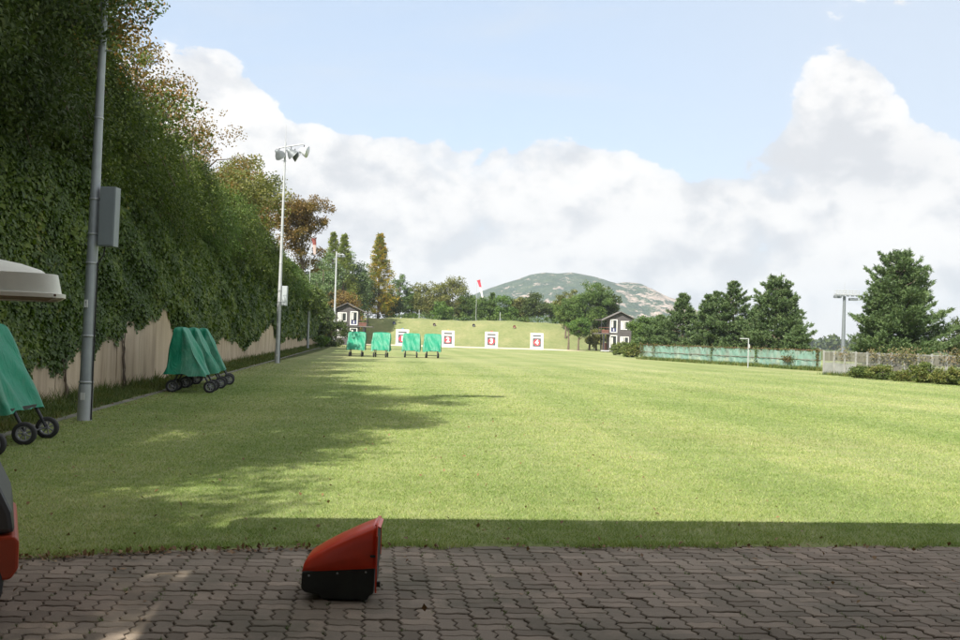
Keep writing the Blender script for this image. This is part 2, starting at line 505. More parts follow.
# --- materials of the ground
def lawn_mat(name, blades=False):
    m, N, b = new_mat(name)
    tc = N.new('ShaderNodeTexCoord'); P = tc.outputs['Object']
    big = N.noise(N.mapping(P, (1, 0.35, 1)), 0.16, 5, 0.6)
    mow = N.noise(N.mapping(P, (0.10, 1.0, 1), rot=(0, 0, -0.05)), 0.22, 5, 0.7)
    sm = N.noise(P, 2.2, 6, 0.65)
    fine = N.noise(P, 38.0, 3, 0.7)
    f = N.m('ADD', N.m('MULTIPLY', big, 0.40), N.m('ADD', N.m('MULTIPLY', mow, 0.35), N.m('MULTIPLY', sm, 0.25)))
    g0, g1, g2 = (0.148, 0.190, 0.066), (0.202, 0.234, 0.098), (0.270, 0.276, 0.142)
    if blades: g0, g1, g2 = [(g_[0] * 1.38, g_[1] * 1.42, g_[2] * 1.30) for g_ in (g0, g1, g2)]
    col = N.ramp(f, [(0.40, g0), (0.50, g1), (0.61, g2)])
    sxx = N.new('ShaderNodeSeparateXYZ'); N.t.links.new(N.mapping(P, rot=(0, 0, -0.10)), sxx.inputs[0])
    band = N.m('SINE', N.m('ADD', N.m('MULTIPLY', sxx.outputs[0], 2.1), N.m('MULTIPLY', N.noise(P, 0.25, 3, 0.5), 2.5)))
    band = N.smooth(band, -0.5, 0.5)
    col = N.mix(1.0, col, N.mix(band, (0.93, 0.96, 0.93), (1.06, 1.045, 1.05)), 'MULTIPLY')
    straw = N.smooth(N.noise(P, 7.0, 5, 0.7), 0.56, 0.75)
    col = N.mix(N.m('MULTIPLY', straw, 0.45), col, (0.30, 0.27, 0.13))
    wear = N.smooth(N.noise(N.mapping(P, (0.35, 1, 1)), 0.09, 4, 0.6), 0.52, 0.70)
    col = N.mix(N.m('MULTIPLY', wear, 0.35), col, (0.27, 0.25, 0.13))
    if blades:
        geo = N.new('ShaderNodeNewGeometry'); r = geo.outputs['Random Per Island']
        tint = N.ramp(r, [(0.0, (0.66, 0.82, 0.55)), (0.45, (0.95, 1.0, 0.88)), (0.85, (1.10, 1.10, 1.0)), (0.95, (1.4, 1.2, 1.3)), (1.0, (1.6, 1.35, 1.5))])
        col = N.mix(1.0, col, tint, 'MULTIPLY')
        N.put(b.inputs['Base Color'], col); b.inputs['Roughness'].default_value = 0.5; b.inputs['Specular IOR Level'].default_value = 0.25
        tr = N.new('ShaderNodeBsdfTranslucent'); N.put(tr.inputs['Color'], N.mix(1.0, col, (1.0, 1.15, 0.5), 'MULTIPLY'))
        mx = N.new('ShaderNodeMixShader'); mx.inputs[0].default_value = 0.3
        N.t.links.new(b.outputs[0], mx.inputs[1]); N.t.links.new(tr.outputs[0], mx.inputs[2])
        N.t.links.new(mx.outputs[0], N.t.nodes['Material Output'].inputs['Surface'])
    else:
        col = N.mix(1.0, col, N.ramp(fine, [(0.3, (0.84, 0.86, 0.8)), (0.7, (1.12, 1.1, 1.12))]), 'MULTIPLY')
        N.put(b.inputs['Base Color'], col); b.inputs['Roughness'].default_value = 0.9; b.inputs['Specular IOR Level'].default_value = 0.1
        bp = N.new('ShaderNodeBump'); bp.inputs['Strength'].default_value = 0.7; bp.inputs['Distance'].default_value = 0.03
        N.put(bp.inputs['Height'], N.noise(P, 30, 4, 0.7)); N.put(b.inputs['Normal'], bp.outputs[0])
    return m
M_['lawn'] = lawn_mat('lawn_turf'); M_['blades'] = lawn_mat('grass_blades', True)

def field_mat(name, cols, scale=0.2, rough=0.95):
    m, N, b = new_mat(name)
    tc = N.new('ShaderNodeTexCoord'); P = tc.outputs['Object']
    n = N.m('ADD', N.m('MULTIPLY', N.noise(P, scale, 7, 0.65), 0.6), N.m('MULTIPLY', N.noise(P, scale * 9, 6, 0.7), 0.4))
    k = len(cols) - 1
    N.put(b.inputs['Base Color'], N.ramp(n, [(0.35 + 0.3 * i / k, c) for i, c in enumerate(cols)]))
    b.inputs['Roughness'].default_value = rough; b.inputs['Specular IOR Level'].default_value = 0.1
    bp = N.new('ShaderNodeBump'); bp.inputs['Strength'].default_value = 0.5; bp.inputs['Distance'].default_value = 0.1
    N.put(bp.inputs['Height'], N.noise(P, scale * 30, 5, 0.7)); N.put(b.inputs['Normal'], bp.outputs[0])
    return m
M_['ground'] = field_mat('rough_ground', [(0.05, 0.07, 0.025), (0.08, 0.10, 0.035), (0.12, 0.11, 0.055)], 0.05)
M_['berm'] = field_mat('bank_grass', [(0.115, 0.145, 0.055), (0.165, 0.185, 0.080), (0.23, 0.222, 0.110)], 0.22)
M_['soil'] = field_mat('soil', [(0.05, 0.045, 0.03), (0.07, 0.075, 0.03), (0.10, 0.08, 0.05)], 0.9)
M_['sand'] = field_mat('sand', [(0.45, 0.38, 0.28), (0.52, 0.45, 0.34), (0.58, 0.50, 0.38)], 0.7)

# --- ground sheet to the horizon
def grid_sheet(name, xs, ys, zf, mat, kind='structure', smooth=True):
    xs = np.asarray(xs); ys = np.asarray(ys)
    X, Y = np.meshgrid(xs, ys); Z = zf(X, Y)
    V = np.stack([X, Y, Z], -1).reshape(-1, 3)
    nx, ny = len(xs), len(ys)
    i = np.arange((nx - 1) * (ny - 1)); r = i // (nx - 1); c = i % (nx - 1); a = r * nx + c
    Fc = np.stack([a, a + 1, a + nx + 1, a + nx], 1)
    o = link_mesh(name, np_mesh(name, V, Fc, smooth), mat)
    if kind: o['kind'] = kind
    return o
grid_sheet('ground', [-3600, -300, 0, 300, 3600], [-400, -20, 200, 1000, 4200], lambda X, Y: X * 0 - 0.06, M_['ground'])

# lawn sheet, its front edge follows lawn_edge
def make_lawn():
    ts = np.concatenate([np.linspace(0, 1, 40) ** 2.2])
    V = []; cols = 160
    for t in ts:
        for i in range(cols + 1):
            x0 = -9.5 + 24.5 * i / cols
            yf = lawn_edge(x0)
            y = yf + (176 - yf) * t
            xl = wall_x(y) + 0.02; xr = 26 + 0.0 * y
            # fan out from the front edge to the full width
            x = (1 - t ** 0.5) * x0 + t ** 0.5 * (xl + (xr - xl) * i / cols) if t > 0 else x0
            if x < xl: x = xl
            V.append((x, y, 0.0 if t > 0 else -0.012))
    n = cols + 1
    Fc = [(r * n + c, r * n + c + 1, (r + 1) * n + c + 1, (r + 1) * n + c) for r in range(len(ts) - 1) for c in range(cols)]
    o = link_mesh('lawn', np_mesh('lawn', V, Fc, True), M_['lawn']); o['kind'] = 'structure'
make_lawn()
def flat_poly(name, pts, z, mat):
    mb = MB(); mb.add([(p[0], p[1], z) for p in pts], [tuple(range(len(pts)))])
    o = mb.build(name, mat); o['kind'] = 'structure'; return o
flat_poly('side_lawn', [(14.9, 8.9), (60, 14), (60, 60), (26.2, 176), (26, 176), (15, 60)], -0.004, M_['lawn'])
# strip of bare soil and leaf litter along the foot of the wall, and the drain kerb beside it
flat_poly('soil_strip', [(wall_x(-8), -8), (wall_x(-8) + 1.15, -8), (wall_x(140) + 1.15, 140), (wall_x(140), 140)], 0.008, M_['soil'])
M_['concrete'] = plain('old_concrete', (0.33, 0.30, 0.26), 0.9, 0.2, 3, bump_s=0.3)
kb = MB()
D = 12.0
while D < 130:
    a = Vector((wall_x(D) + 1.32, D, 0)); b_ = Vector((wall_x(D + 0.97) + 1.32, D + 0.97, 0)); c = (a + b_) / 2
    kb.box((c.x, c.y, 0.004), (0.15, 0.97, 0.030), rz=0.122); D += 1.0
o = kb.build('drain_kerb', plain('mossy_kerb', (0.17, 0.165, 0.13), 0.9, 0.4, 1.2)); o['kind'] = 'structure'
# sand strip behind the targets
flat_poly('sand_path', [(-20.5, 146), (13, 143.5), (17, 147), (13, 166), (-22, 171)], 0.010, M_['sand'])

# --- earth bank behind the targets
def sstep(t): t = np.clip(t, 0, 1); return t * t * (3 - 2 * t)
def bank_z(X, Y):
    prof = sstep((Y - 166) / 12.0)
    left = sstep((X + 24.5) / 4.5 + (Y - 166) * 0.03)
    right = sstep((23.5 - X + (Y - 168) * 0.3) / 12.0)
    top = 4.95 + 0.12 * np.sin(X * 0.35) + 0.06 * np.sin(X * 1.1 + 1)
    z = top * prof * left * right
    return z + 0.05 * np.sin(X * 2.1) * np.sin(Y * 1.7) * prof
grid_sheet('earth_bank', np.linspace(-40, 60, 130), np.concatenate([np.linspace(165, 182, 40), [190, 210, 240, 300]]), lambda X, Y: bank_z(X, Y) - 0.03, M_['berm'])

# --- terrace held by the wall on the left, rising away
WH = 4.7
def terr_z(U):    # U metres behind the wall
    return WH - 0.15 + 0.22 * U + 0.0 * U
def make_terrace():
    V = []; us = [0.35, 1, 3, 6, 10, 16, 30, 80]; ds = np.linspace(-30, 150, 91)
    rg = rng_of(5)
    for y in ds:
        for u in us:
            V.append((wall_x(y) - u, y, (WH - 0.15 + min(0.22 * u, 3.0) + 0.15 * rg.normal()) * (1.0 if y < 118 else max(0.0, 1 - (y - 118) / 22))))
    n = len(us)
    Fc = [(r * n + c, (r + 1) * n + c, (r + 1) * n + c + 1, r * n + c + 1) for r in range(len(ds) - 1) for c in range(n - 1)]
    o = link_mesh('terrace', np_mesh('terrace', V, Fc, True), M_['soil']); o['kind'] = 'structure'
make_terrace()

# --- mountain
def mountain():
    prof = [(380, 322), (430, 310), (460, 299), (483, 289), (502, 282), (516, 277.7), (529, 273), (543, 270.8), (556, 271.6), (570, 270.4), (589, 274), (606, 279.5), (614, 282), (622, 280.2), (634, 281.3), (643, 287), (651, 291), (660, 294.6), (675, 305), (700, 318), (740, 330), (800, 338)]
    D0 = 2400.0
    rx = [(p[0] - 480) / 933 * D0 for p in prof]
    rz = [max((HOR + ROLL * (p[0] - 480) - p[1]) / 933 * D0, 0) for p in prof]
    xs = np.linspace(rx[0] - 200, rx[-1] + 300, 260); ys = np.linspace(1500, 3300, 120)
    rg = rng_of(11)
    ph = rg.uniform(0, 6.28, (40, 2)); fr = [(rg.uniform(-1, 1), rg.uniform(-1, 1)) for _ in range(40)]
    def nz(X, Y):
        z = X * 0
        for i in range(40):
            s = 0.006 * 1.11 ** i; k = 1.0 / (1 + i * 0.35)
            z = z + k * np.sin((fr[i][0] * X + fr[i][1] * Y) * s * 1.7 + ph[i, 0])
        return z
    def zf(X, Y):
        ridge = np.interp(X, rx, rz, left=0, right=0)
        t = np.clip((Y - 1500) / (D0 - 1500), 0, 1); b2 = np.clip((3300 - Y) / (3300 - D0), 0, 1)
        shape = np.where(Y < D0, sstep(t) ** 0.85, sstep(b2))
        away = 1 - np.exp(-((Y - D0) / 120.0) ** 2) * 0.85
        return (ridge * shape * (Y / D0) ** 0.6 + nz(X, Y) * 2.8 * shape * away * np.clip(ridge / 60, 0, 1)) - 3
    m, N, b = new_mat('mountain')
    tc = N.new('ShaderNodeTexCoord'); P = tc.outputs['Object']
    forest = N.ramp(N.noise(P, 0.03, 8, 0.7), [(0.35, (0.018, 0.040, 0.022)), (0.5, (0.035, 0.062, 0.030)), (0.65, (0.065, 0.09, 0.042))])
    rockc = N.ramp(N.noise(P, 0.05, 7, 0.7), [(0.35, (0.17, 0.14, 0.115)), (0.65, (0.46, 0.38, 0.32))])
    sx = N.new('ShaderNodeSeparateXYZ'); N.t.links.new(P, sx.inputs[0])
    rk = N.m('ADD', N.noise(N.mapping(P, (1.3, 0.6, 1.8)), 0.026, 10, 0.74, 0.3), N.m('MULTIPLY', N.smooth(sx.outputs[0], 260, 420), 0.10))
    f = N.m('MULTIPLY', N.smooth(rk, 0.565, 0.60), N.smooth(sx.outputs[2], 20, 60))
    N.put(b.inputs['Base Color'], N.mix(f, forest, rockc))
    b.inputs['Roughness'].default_value = 1.0; b.inputs['Specular IOR Level'].default_value = 0.0
    bp = N.new('ShaderNodeBump'); bp.inputs['Strength'].default_value = 1.0; bp.inputs['Distance'].default_value = 8.0
    N.put(bp.inputs['Height'], N.noise(P, 0.06, 7, 0.7)); N.put(b.inputs['Normal'], bp.outputs[0])
    grid_sheet('mountain', xs, ys, zf, m)
mountain()

# --- far-off wooded low ground
def far_wood():
    rg = rng_of(77); ells = []
    P = []
    for x in np.arange(-500, 800, 7.0):
        Dd = 620 + rg.uniform(-25, 25); h = rg.uniform(7, 10) if x > 100 else rg.uniform(8, 15)
        n = 90
        q = unit(rg.normal(size=(n, 3))) * rg.uniform(0.5, 1, (n, 1))
        P.append(np.array([x, Dd, h * 0.5]) + q * np.array([6, 5, h * 0.52]))
    P = np.concatenate(P)
    V, Fc = leaf_quads(P, 3.2, 2.6, rg)
    o = link_mesh('far_wood', np_mesh('far_wood', V, Fc), M_['leaf_dark'])
    tag(o, 'low dark line of woodland on the horizon beyond the range', 'woodland', kind='stuff')
far_wood()

# --- paving: wavy blocks laid in basket weave, joints filled with moss
def paving():
    mod = 0.205; per = 0.1025; a = 0.0120; bb = 0.0060; gap = 0.0034
    def tri(t):
        t = np.mod(t, 1.0); return np.where(t < 0.25, 4 * t, np.where(t < 0.75, 2 - 4 * t, 4 * t - 4))
    def warp(x, y): return x + a * tri(y / per), y + bb * tri(x / per)
    def outline(x0, x1, y0, y1, ins):
        st = per / 4
        nx = int(round((x1 - x0) / st)); ny = int(round((y1 - y0) / st)); pts = []
        for i in range(nx): pts.append((x0 + i * st, y0))
        for i in range(ny): pts.append((x1, y0 + i * st))
        for i in range(nx): pts.append((x1 - i * st, y1))
        for i in range(ny): pts.append((x0, y1 - i * st))
        cx, cy = (x0 + x1) / 2, (y0 + y1) / 2; out = []
        for x, y in pts:
            wx, wy = warp(np.array(x), np.array(y))
            ax = 1 if x >= x1 - 1e-9 else (-1 if x <= x0 + 1e-9 else 0); ay = 1 if y >= y1 - 1e-9 else (-1 if y <= y0 + 1e-9 else 0)
            out.append((float(wx) - ax * ins, float(wy) - ay * ins))
        return out
    rects = {0: [(0, mod, 0, mod / 2), (0, mod, mod / 2, mod)], 1: [(0, mod / 2, 0, mod), (mod / 2, mod, 0, mod)]}
    tmpl = {}
    for k, rs in rects.items():
        tmpl[k] = [(np.array(outline(*r, gap)), np.array(outline(*r, gap + 0.006)), ((r[0] + r[1]) / 2, (r[2] + r[3]) / 2)) for r in rs]
    rg = rng_of(3)
    ca, sa = math.cos(YAW), math.sin(YAW)
    V = []; quads = []; tops = []; nv = 0
    for i in range(-52, 62):
        for j in range(-5, 47):
            for o_, in_, ctr in tmpl[(i + j) % 2]:
                cx = i * mod + ctr[0]; cy = j * mod + ctr[1]
                wx = ca * cx - sa * cy; wy = sa * cx + ca * cy
                if wx < -9.5 or wx > 11 or wy < -1.0 or wy > lawn_edge(wx) + 0.12 or wx < wall_x(wy) + 0.3: continue
                dz = rg.normal() * 0.0022 - 0.006; tx, ty = rg.normal(size=2) * 0.012
                n = len(o_); an = rg.normal() * 0.006
                for ring, z in ((o_, -0.03), (o_, -0.005), (in_, 0.0)):
                    P = ring - np.array(ctr)
                    P = np.stack([P[:, 0] - an * P[:, 1], P[:, 1] + an * P[:, 0]], 1)
                    zz = z + dz + P[:, 0] * tx + P[:, 1] * ty
                    P = P + np.array([cx, cy])
                    V.append(np.stack([ca * P[:, 0] - sa * P[:, 1], sa * P[:, 0] + ca * P[:, 1], zz], 1))
                idx = np.arange(n); nx_ = (idx + 1) % n
                for r in range(2):
                    quads.append(np.stack([nv + r * n + idx, nv + r * n + nx_, nv + (r + 1) * n + nx_, nv + (r + 1) * n + idx], 1))
                tops.append(list(range(nv + 2 * n, nv + 3 * n))); nv += 3 * n
    V = np.concatenate(V); Q = np.concatenate(quads)
    me = bpy.data.meshes.new('paving')
    faces = Q.tolist() + tops
    me.from_pydata(V.tolist(), [], faces); me.update()
    m, N, b = new_mat('paving_block')
    tc = N.new('ShaderNodeTexCoord'); P = tc.outputs['Object']; geo = N.new('ShaderNodeNewGeometry')
    rr = geo.outputs['Random Per Island']
    col = N.ramp(rr, [(0.0, (0.150, 0.122, 0.092)), (0.3, (0.190, 0.156, 0.120)), (0.7, (0.228, 0.188, 0.148)), (1.0, (0.285, 0.230, 0.178))])
    spk = N.noise(P, 260, 3, 0.7)
    col = N.mix(1.0, col, N.ramp(spk, [(0.3, 0.72), (0.7, 1.28)]), 'MULTIPLY')
    dirt = N.smooth(N.noise(P, 1.1, 7, 0.7), 0.44, 0.66)
    col = N.mix(N.m('MULTIPLY', dirt, 0.7), col, (0.105, 0.096, 0.068))
    moss = N.smooth(N.noise(P, 3.3, 7, 0.75), 0.60, 0.72)
    col = N.mix(N.m('MULTIPLY', moss, 0.35), col, (0.07, 0.085, 0.03))
    pinkish = N.smooth(N.noise(P, 0.45, 3, 0.5), 0.5, 0.62)
    col = N.mix(N.m('MULTIPLY', pinkish, 0.30), col, (0.22, 0.16, 0.125))
    N.put(b.inputs['Base Color'], col)
    N.put(b.inputs['Roughness'], N.ramp(spk, [(0.3, 0.95), (0.7, 0.75)])); b.inputs['Specular IOR Level'].default_value = 0.3
    bp = N.new('ShaderNodeBump'); bp.inputs['Strength'].default_value = 0.5; bp.inputs['Distance'].default_value = 0.003
    N.put(bp.inputs['Height'], N.noise(P, 180, 5, 0.7)); N.put(b.inputs['Normal'], bp.outputs[0])
    o = link_mesh('paving', me, m); o['kind'] = 'structure'
    M_['joint'] = field_mat('joint_moss', [(0.04, 0.04, 0.02), (0.06, 0.075, 0.02), (0.085, 0.11, 0.025)], 2.0)
    pts = [(-9.5, -1.2), (11.5, -1.2), (11.5, lawn_edge(11.5) + 0.1)] + [(x, lawn_edge(x) + 0.1) for x in np.linspace(11, -9.5, 30)]
    flat_poly('joint_bed', pts, -0.019, M_['joint'])
    M_['plaza'] = field_mat('plaza_floor', [(0.13, 0.105, 0.09), (0.16, 0.13, 0.11), (0.19, 0.15, 0.13)], 1.0)
    flat_poly('plaza', [(-30, -20), (40, -20), (40, -1.2), (-30, -1.2)], -0.012, M_['plaza'])
paving()

# --- grass blades over the near lawn
def blades():
    rg = rng_of(8)
    N0 = 1600000
    D0, D1 = 5.6, 62.0
    u = rg.uniform(0, 1, N0); Dd = D0 * (D1 / D0) ** u
    X = rg.uniform(-0.66, 0.66, N0) * Dd
    Dd2 = Dd
    edge = np.interp(X, [-9.5, -3.3, -2.3, -1.3, -0.5, 2.0, 4.0, 12.0], [5.6, 6.42, 6.78, 7.02, 7.15, 7.45, 7.72, 8.7])
    wob = 0.06 * np.sin(X * 3.1 + np.sin(X * 1.7)) + 0.035 * np.sin(X * 11.7 + 1) + 0.022 * np.sin(X * 31)
    ok = (Dd > edge - 0.01 + wob + rg.normal(size=N0) * 0.018) & (X > -6.5 - 0.122 * Dd + 0.9)
    # clumpiness
    cl = np.sin(X * 9.3 + 3 * np.sin(Dd * 4.1)) * np.sin(Dd * 8.7 + 2 * np.sin(X * 5.3))
    ok &= rg.uniform(0, 1, N0) < (0.72 + 0.28 * cl)
    ok &= rg.uniform(0, 1, N0) < np.clip((62 - Dd) / 40, 0, 1)
    X = X[ok]; Y = Dd[ok]; n = len(X); ed = edge[ok]
    h = rg.uniform(0.013, 0.031, n) * (1 + 0.9 * np.exp(-((Y - ed) / 0.09) ** 2))
    w = np.maximum(0.0030, 0.00038 * Y) * rg.uniform(0.7, 1.3, n)
    a = rg.uniform(0, 6.283, n); ln = rg.uniform(0.2, 1.1, n) * h * 1.3
    b = rg.uniform(0, 6.283, n)
    P = np.stack([X, Y, np.full(n, -0.004)], 1)
    s = np.stack([np.cos(b), np.sin(b), b * 0], 1) * w[:, None]
    tip = P + np.stack([np.cos(a) * ln, np.sin(a) * ln, h], 1)
    V = np.stack([P - s, P + s, tip], 1).reshape(-1, 3)
    o = link_mesh('grass', np_mesh('grass', V, np.arange(3 * n).reshape(n, 3)), M_['blades'])
    tag(o, 'short mown grass of the archery lawn', 'grass', kind='stuff')
blades()

# weeds and rough grass at the foot of the wall, fence and in the paving joints
def weeds():
    rg = rng_of(21); Vs = []
    def tuft(x, y, z, h, n, w=0.006, spread=0.05):
        a = rg.uniform(0, 6.283, n); ln = rg.uniform(0.2, 0.8, n) * h
        P = np.stack([x + rg.normal(size=n) * spread, y + rg.normal(size=n) * spread, np.full(n, z)], 1)
        b = rg.uniform(0, 6.283, n); s = np.stack([np.cos(b), np.sin(b), b * 0], 1) * w
        tip = P + np.stack([np.cos(a) * ln, np.sin(a) * ln, h * rg.uniform(0.5, 1.1, n)], 1)
        Vs.append(np.stack([P - s, P + s, tip], 1).reshape(-1, 3))
    for _ in range(2600):
        Dd = 10 + 110 * rg.uniform() ** 1.8; u = rg.uniform(0.02, 1.2)
        tuft(wall_x(Dd) + u, Dd, 0, rg.uniform(0.06, 0.16) + (0.28 * rg.uniform() if u < 0.3 else 0), 22, 0.004 + 0.0003 * Dd, 0.07)
    for _ in range(900):
        t = rg.uniform(); x = 15.4 + 8 * t; y = 89.6 - 26 * t
        tuft(x + rg.normal() * 0.1, y - 0.3 + rg.normal() * 0.2, 0, rg.uniform(0.1, 0.4), 16, 0.03, 0.15)
    for _ in range(500):
        t = rg.uniform(); x = 20.7 + 3.2 * t; y = 55.6 - 15 * t
        tuft(x + rg.normal() * 0.1, y - 0.2 + rg.normal() * 0.2, 0, rg.uniform(0.1, 0.35), 16, 0.02, 0.15)
    o = link_mesh('weeds', np_mesh('weeds', np.concatenate(Vs), np.arange(sum(len(v) for v in Vs)).reshape(-1, 3)), M_['hedge'])
    tag(o, 'rough weeds growing along the wall foot and fence foot', 'weeds', kind='stuff')
    Vs = []
    ca, sa = math.cos(YAW), math.sin(YAW)
    for _ in range(700):
        i = rg.integers(-30, 40); j = rg.uniform(14, 34); cx = i * 0.205 + rg.normal() * 0.01; cy = j * 0.205
        x = ca * cx - sa * cy; y = sa * cx + ca * cy
        if y < lawn_edge(x): tuft(x, y, -0.015, rg.uniform(0.015, 0.035), 14, 0.002, 0.012)
    o = link_mesh('moss', np_mesh('moss', np.concatenate(Vs), np.arange(sum(len(v) for v in Vs)).reshape(-1, 3)), M_['leaf_bright'])
    tag(o, 'tiny weeds and moss sprouting from the paving joints', 'moss', kind='stuff')
weeds()

def litter():
    rg = rng_of(31); P = []
    for _ in range(520):
        x = rg.uniform(-6, 6) if rg.uniform() < 0.35 else rg.uniform(-4.5, -1.2); P.append((x, lawn_edge(x) - 0.03 - abs(rg.normal()) * 0.08, 0.006))
    for _ in range(120):
        x = rg.uniform(-6, 6); P.append((x, rg.uniform(3.5, lawn_edge(x)), 0.004))
    for _ in range(260):
        x = rg.uniform(-7, 3); P.append((x, lawn_edge(x) + rg.uniform(0, 1) ** 2 * 14, 0.03))
    for _ in range(1500):
        Dd = 10 + 60 * rg.uniform() ** 1.5; P.append((wall_x(Dd) + rg.uniform(0.05, 1.9), Dd, 0.02))
    P = np.array(P); rg2 = rng_of(32)
    V, Fc = leaf_quads(P, 0.045, 0.03, rg2, up=1.6, fold=0.25)
    V[:, 2] = np.maximum(V[:, 2], 0.001)
    m = leaf_mat('dead_leaf', [(0.10, 0.05, 0.025), (0.20, 0.11, 0.05), (0.28, 0.19, 0.10)], 0.1)
    o = link_mesh('fallen_leaves', np_mesh('fallen_leaves', V, Fc), m)
    tag(o, 'brown fallen leaves scattered along the lawn edge and wall foot', 'leaves', kind='stuff')
litter()

# ================================================================== RETAINING WALL AND IVY
def wall_mat():
    m, N, b = new_mat('wall_concrete')
    tc = N.new('ShaderNodeTexCoord'); P = tc.outputs['Object']
    stain = N.noise(N.mapping(P, (1, 1, 0.12)), 1.4, 7, 0.65)
    blot = N.noise(P, 0.7, 6, 0.6)
    col = N.ramp(stain, [(0.30, (0.20, 0.15, 0.10)), (0.46, (0.43, 0.34, 0.235)), (0.70, (0.56, 0.46, 0.33))])
    col = N.mix(N.m('MULTIPLY', N.smooth(blot, 0.5, 0.7), 0.4), col, (0.30, 0.24, 0.16))
    N.put(b.inputs['Base Color'], col); b.inputs['Roughness'].default_value = 0.9
    bp = N.new('ShaderNodeBump'); bp.inputs['Strength'].default_value = 0.4; bp.inputs['Distance'].default_value = 0.01
    N.put(bp.inputs['Height'], N.noise(P, 30, 5, 0.6)); N.put(b.inputs['Normal'], bp.outputs[0])
    return m
M_['wall'] = wall_mat()
def retaining_wall():
    e = empty('retaining_wall', (wall_x(55), 55, 0), 0, 'long beige concrete retaining wall hung with ivy on the left of the lawn', 'wall')
    mb = MB(); D = -14.0; rg = rng_of(4)
    bay = 2.4
    while D < 136:
        h = WH if D < 100 else max(2.2, WH - (D - 100) * 0.06)
        L = bay - 0.03
        yc = D + bay / 2
        out = 0.03 * rg.uniform(-1, 1)
        mb.box((wall_x(yc) - 0.25 - wall_x(55) + out * 0.4, yc - 55, h / 2 - 0.1), (0.5, L * 1.0074, h + 0.2), rz=0.1214)
        D += bay
    mb.build('panel', M_['wall'], e)
    cp = MB()
    a = Vector((wall_x(-14) - 0.25 - wall_x(55), -14 - 55, WH + 0.06)); b_ = Vector((wall_x(100) - 0.25 - wall_x(55), 100 - 55, WH + 0.06)); c = (a + b_) / 2
    cp.box(c, (0.62, (b_ - a).length, 0.12), rz=0.1214)
    cp.build('coping', M_['concrete'], e)
retaining_wall()

# lower edge of the ivy above the ground, by distance
IV = [(-14, 0.2), (5, 0.3), (12, 0.35), (17, 0.45), (19, 0.62), (21.3, 0.95), (23, 1.0), (24.5, 1.15), (26, 1.7), (28, 1.9), (29.7, 2.15), (31, 1.9), (33, 0.9), (37, 0.8), (40, 1.0), (43, 1.35), (47, 0.95), (50, 0.8), (55, 1.2), (60, 2.0), (63, 2.6), (66, 1.5), (70, 1.1), (80, 1.5), (90, 1.2), (110, 1.4), (125, 1.0), (136, 0.6)]
def ivy():
    rg = rng_of(14)
    n_try = 640000
    u = rg.uniform(0, 1, n_try)
    D = np.where(u < 0.12, rg.uniform(-13, 9, n_try), 9 * (136 / 9.0) ** rg.uniform(0, 1, n_try))
    lo = np.interp(D, [p[0] for p in IV], [p[1] for p in IV])
    lo = lo + 0.18 + 0.16 * np.sin(D * 1.1 + np.sin(D * 1.7)) + 0.10 * np.sin(D * 2.7 + 1.3) + 0.05 * np.sin(D * 9)
    top = np.where(D < 100, WH + 0.2, np.maximum(2.2, WH - (D - 100) * 0.06) + 0.2)
    # hanging tongues
    z = rg.uniform(0, 1, n_try) * (top - lo + 0.35) + lo - 0.25
    edge = (z - lo)
    keep = rg.uniform(0, 1, n_try) < np.clip(0.35 + edge * 1.6, 0.0, 1.0)
    D = D[keep]; z = z[keep]; n = len(D); edge = edge[keep]
    z = np.maximum(z, 0.02)
    rel = 0.15 + 0.13 * np.sin(D * 0.6 + z * 1.7) * np.sin(z * 2.9 + D * 0.35) + 0.04 * np.sin(D * 1.3 + z * 5.2) + 0.18 * np.clip(z / WH, 0, 1) ** 2
    rel = np.maximum(rel, 0.02) * np.clip(edge * 1.5 + 0.3, 0.2, 1)
    x = -6.5 - 0.122 * D + rel * rg.uniform(0.25, 1.15, n)
    P = np.stack([x, D, z], 1)
    sc = np.maximum(0.066, 0.0027 * D)
    t = np.stack([rg.normal(size=n) * 0.4 + 0.25, rg.normal(size=n) * 0.8, -np.ones(n) * 0.9], 1)
    t = unit(t); nn = unit(np.stack([np.ones(n) * 1.0, rg.normal(size=n) * 0.6, rg.normal(size=n) * 0.6 + 0.45], 1))
    s = unit(np.cross(t, nn)); sc = (sc * np.clip(np.exp(rg.normal(size=n) * 0.38), 0.4, 2.0))[:, None]
    V = np.stack([P, P + t * sc * 0.35 + s * sc * 0.5, P + t * sc * 1.0, P + t * sc * 0.35 - s * sc * 0.5], 1).reshape(-1, 3)
    o = link_mesh('ivy', np_mesh('ivy', V, np.arange(4 * n).reshape(n, 4)), M_['ivy'])
    tag(o, 'dense green ivy hanging over the retaining wall with yellowing patches', 'ivy', kind='stuff')
ivy()
def climber_stem(D, h, seed, label):
    rg = rng_of(seed); mb = MB()
    for k in range(3):
        y = D + rg.normal() * 0.12; pts = []
        for i in range(7):
            t = i / 6; pts.append((wall_x(y) + 0.04 + 0.05 * rg.uniform(), y + 0.10 * math.sin(t * 5 + k) + 0.05 * rg.normal(), h * t))
        mb.tube([Vector(p) - Vector((wall_x(D), D, 0)) for p in pts], [0.022 * (1 - 0.5 * i / 6) for i in range(7)], 6)
    o = mb.build('climber_stem', M_['bark']); o.location = (wall_x(D), D, 0)
    tag(o, label, 'vine')
climber_stem(20.0, 1.3, 1, 'thin woody vine stems rising against the bare wall beside the near covered cart')
climber_stem(24.9, 1.6, 2, 'dark woody vine stem on the bare wall just right of the near lamp pole')

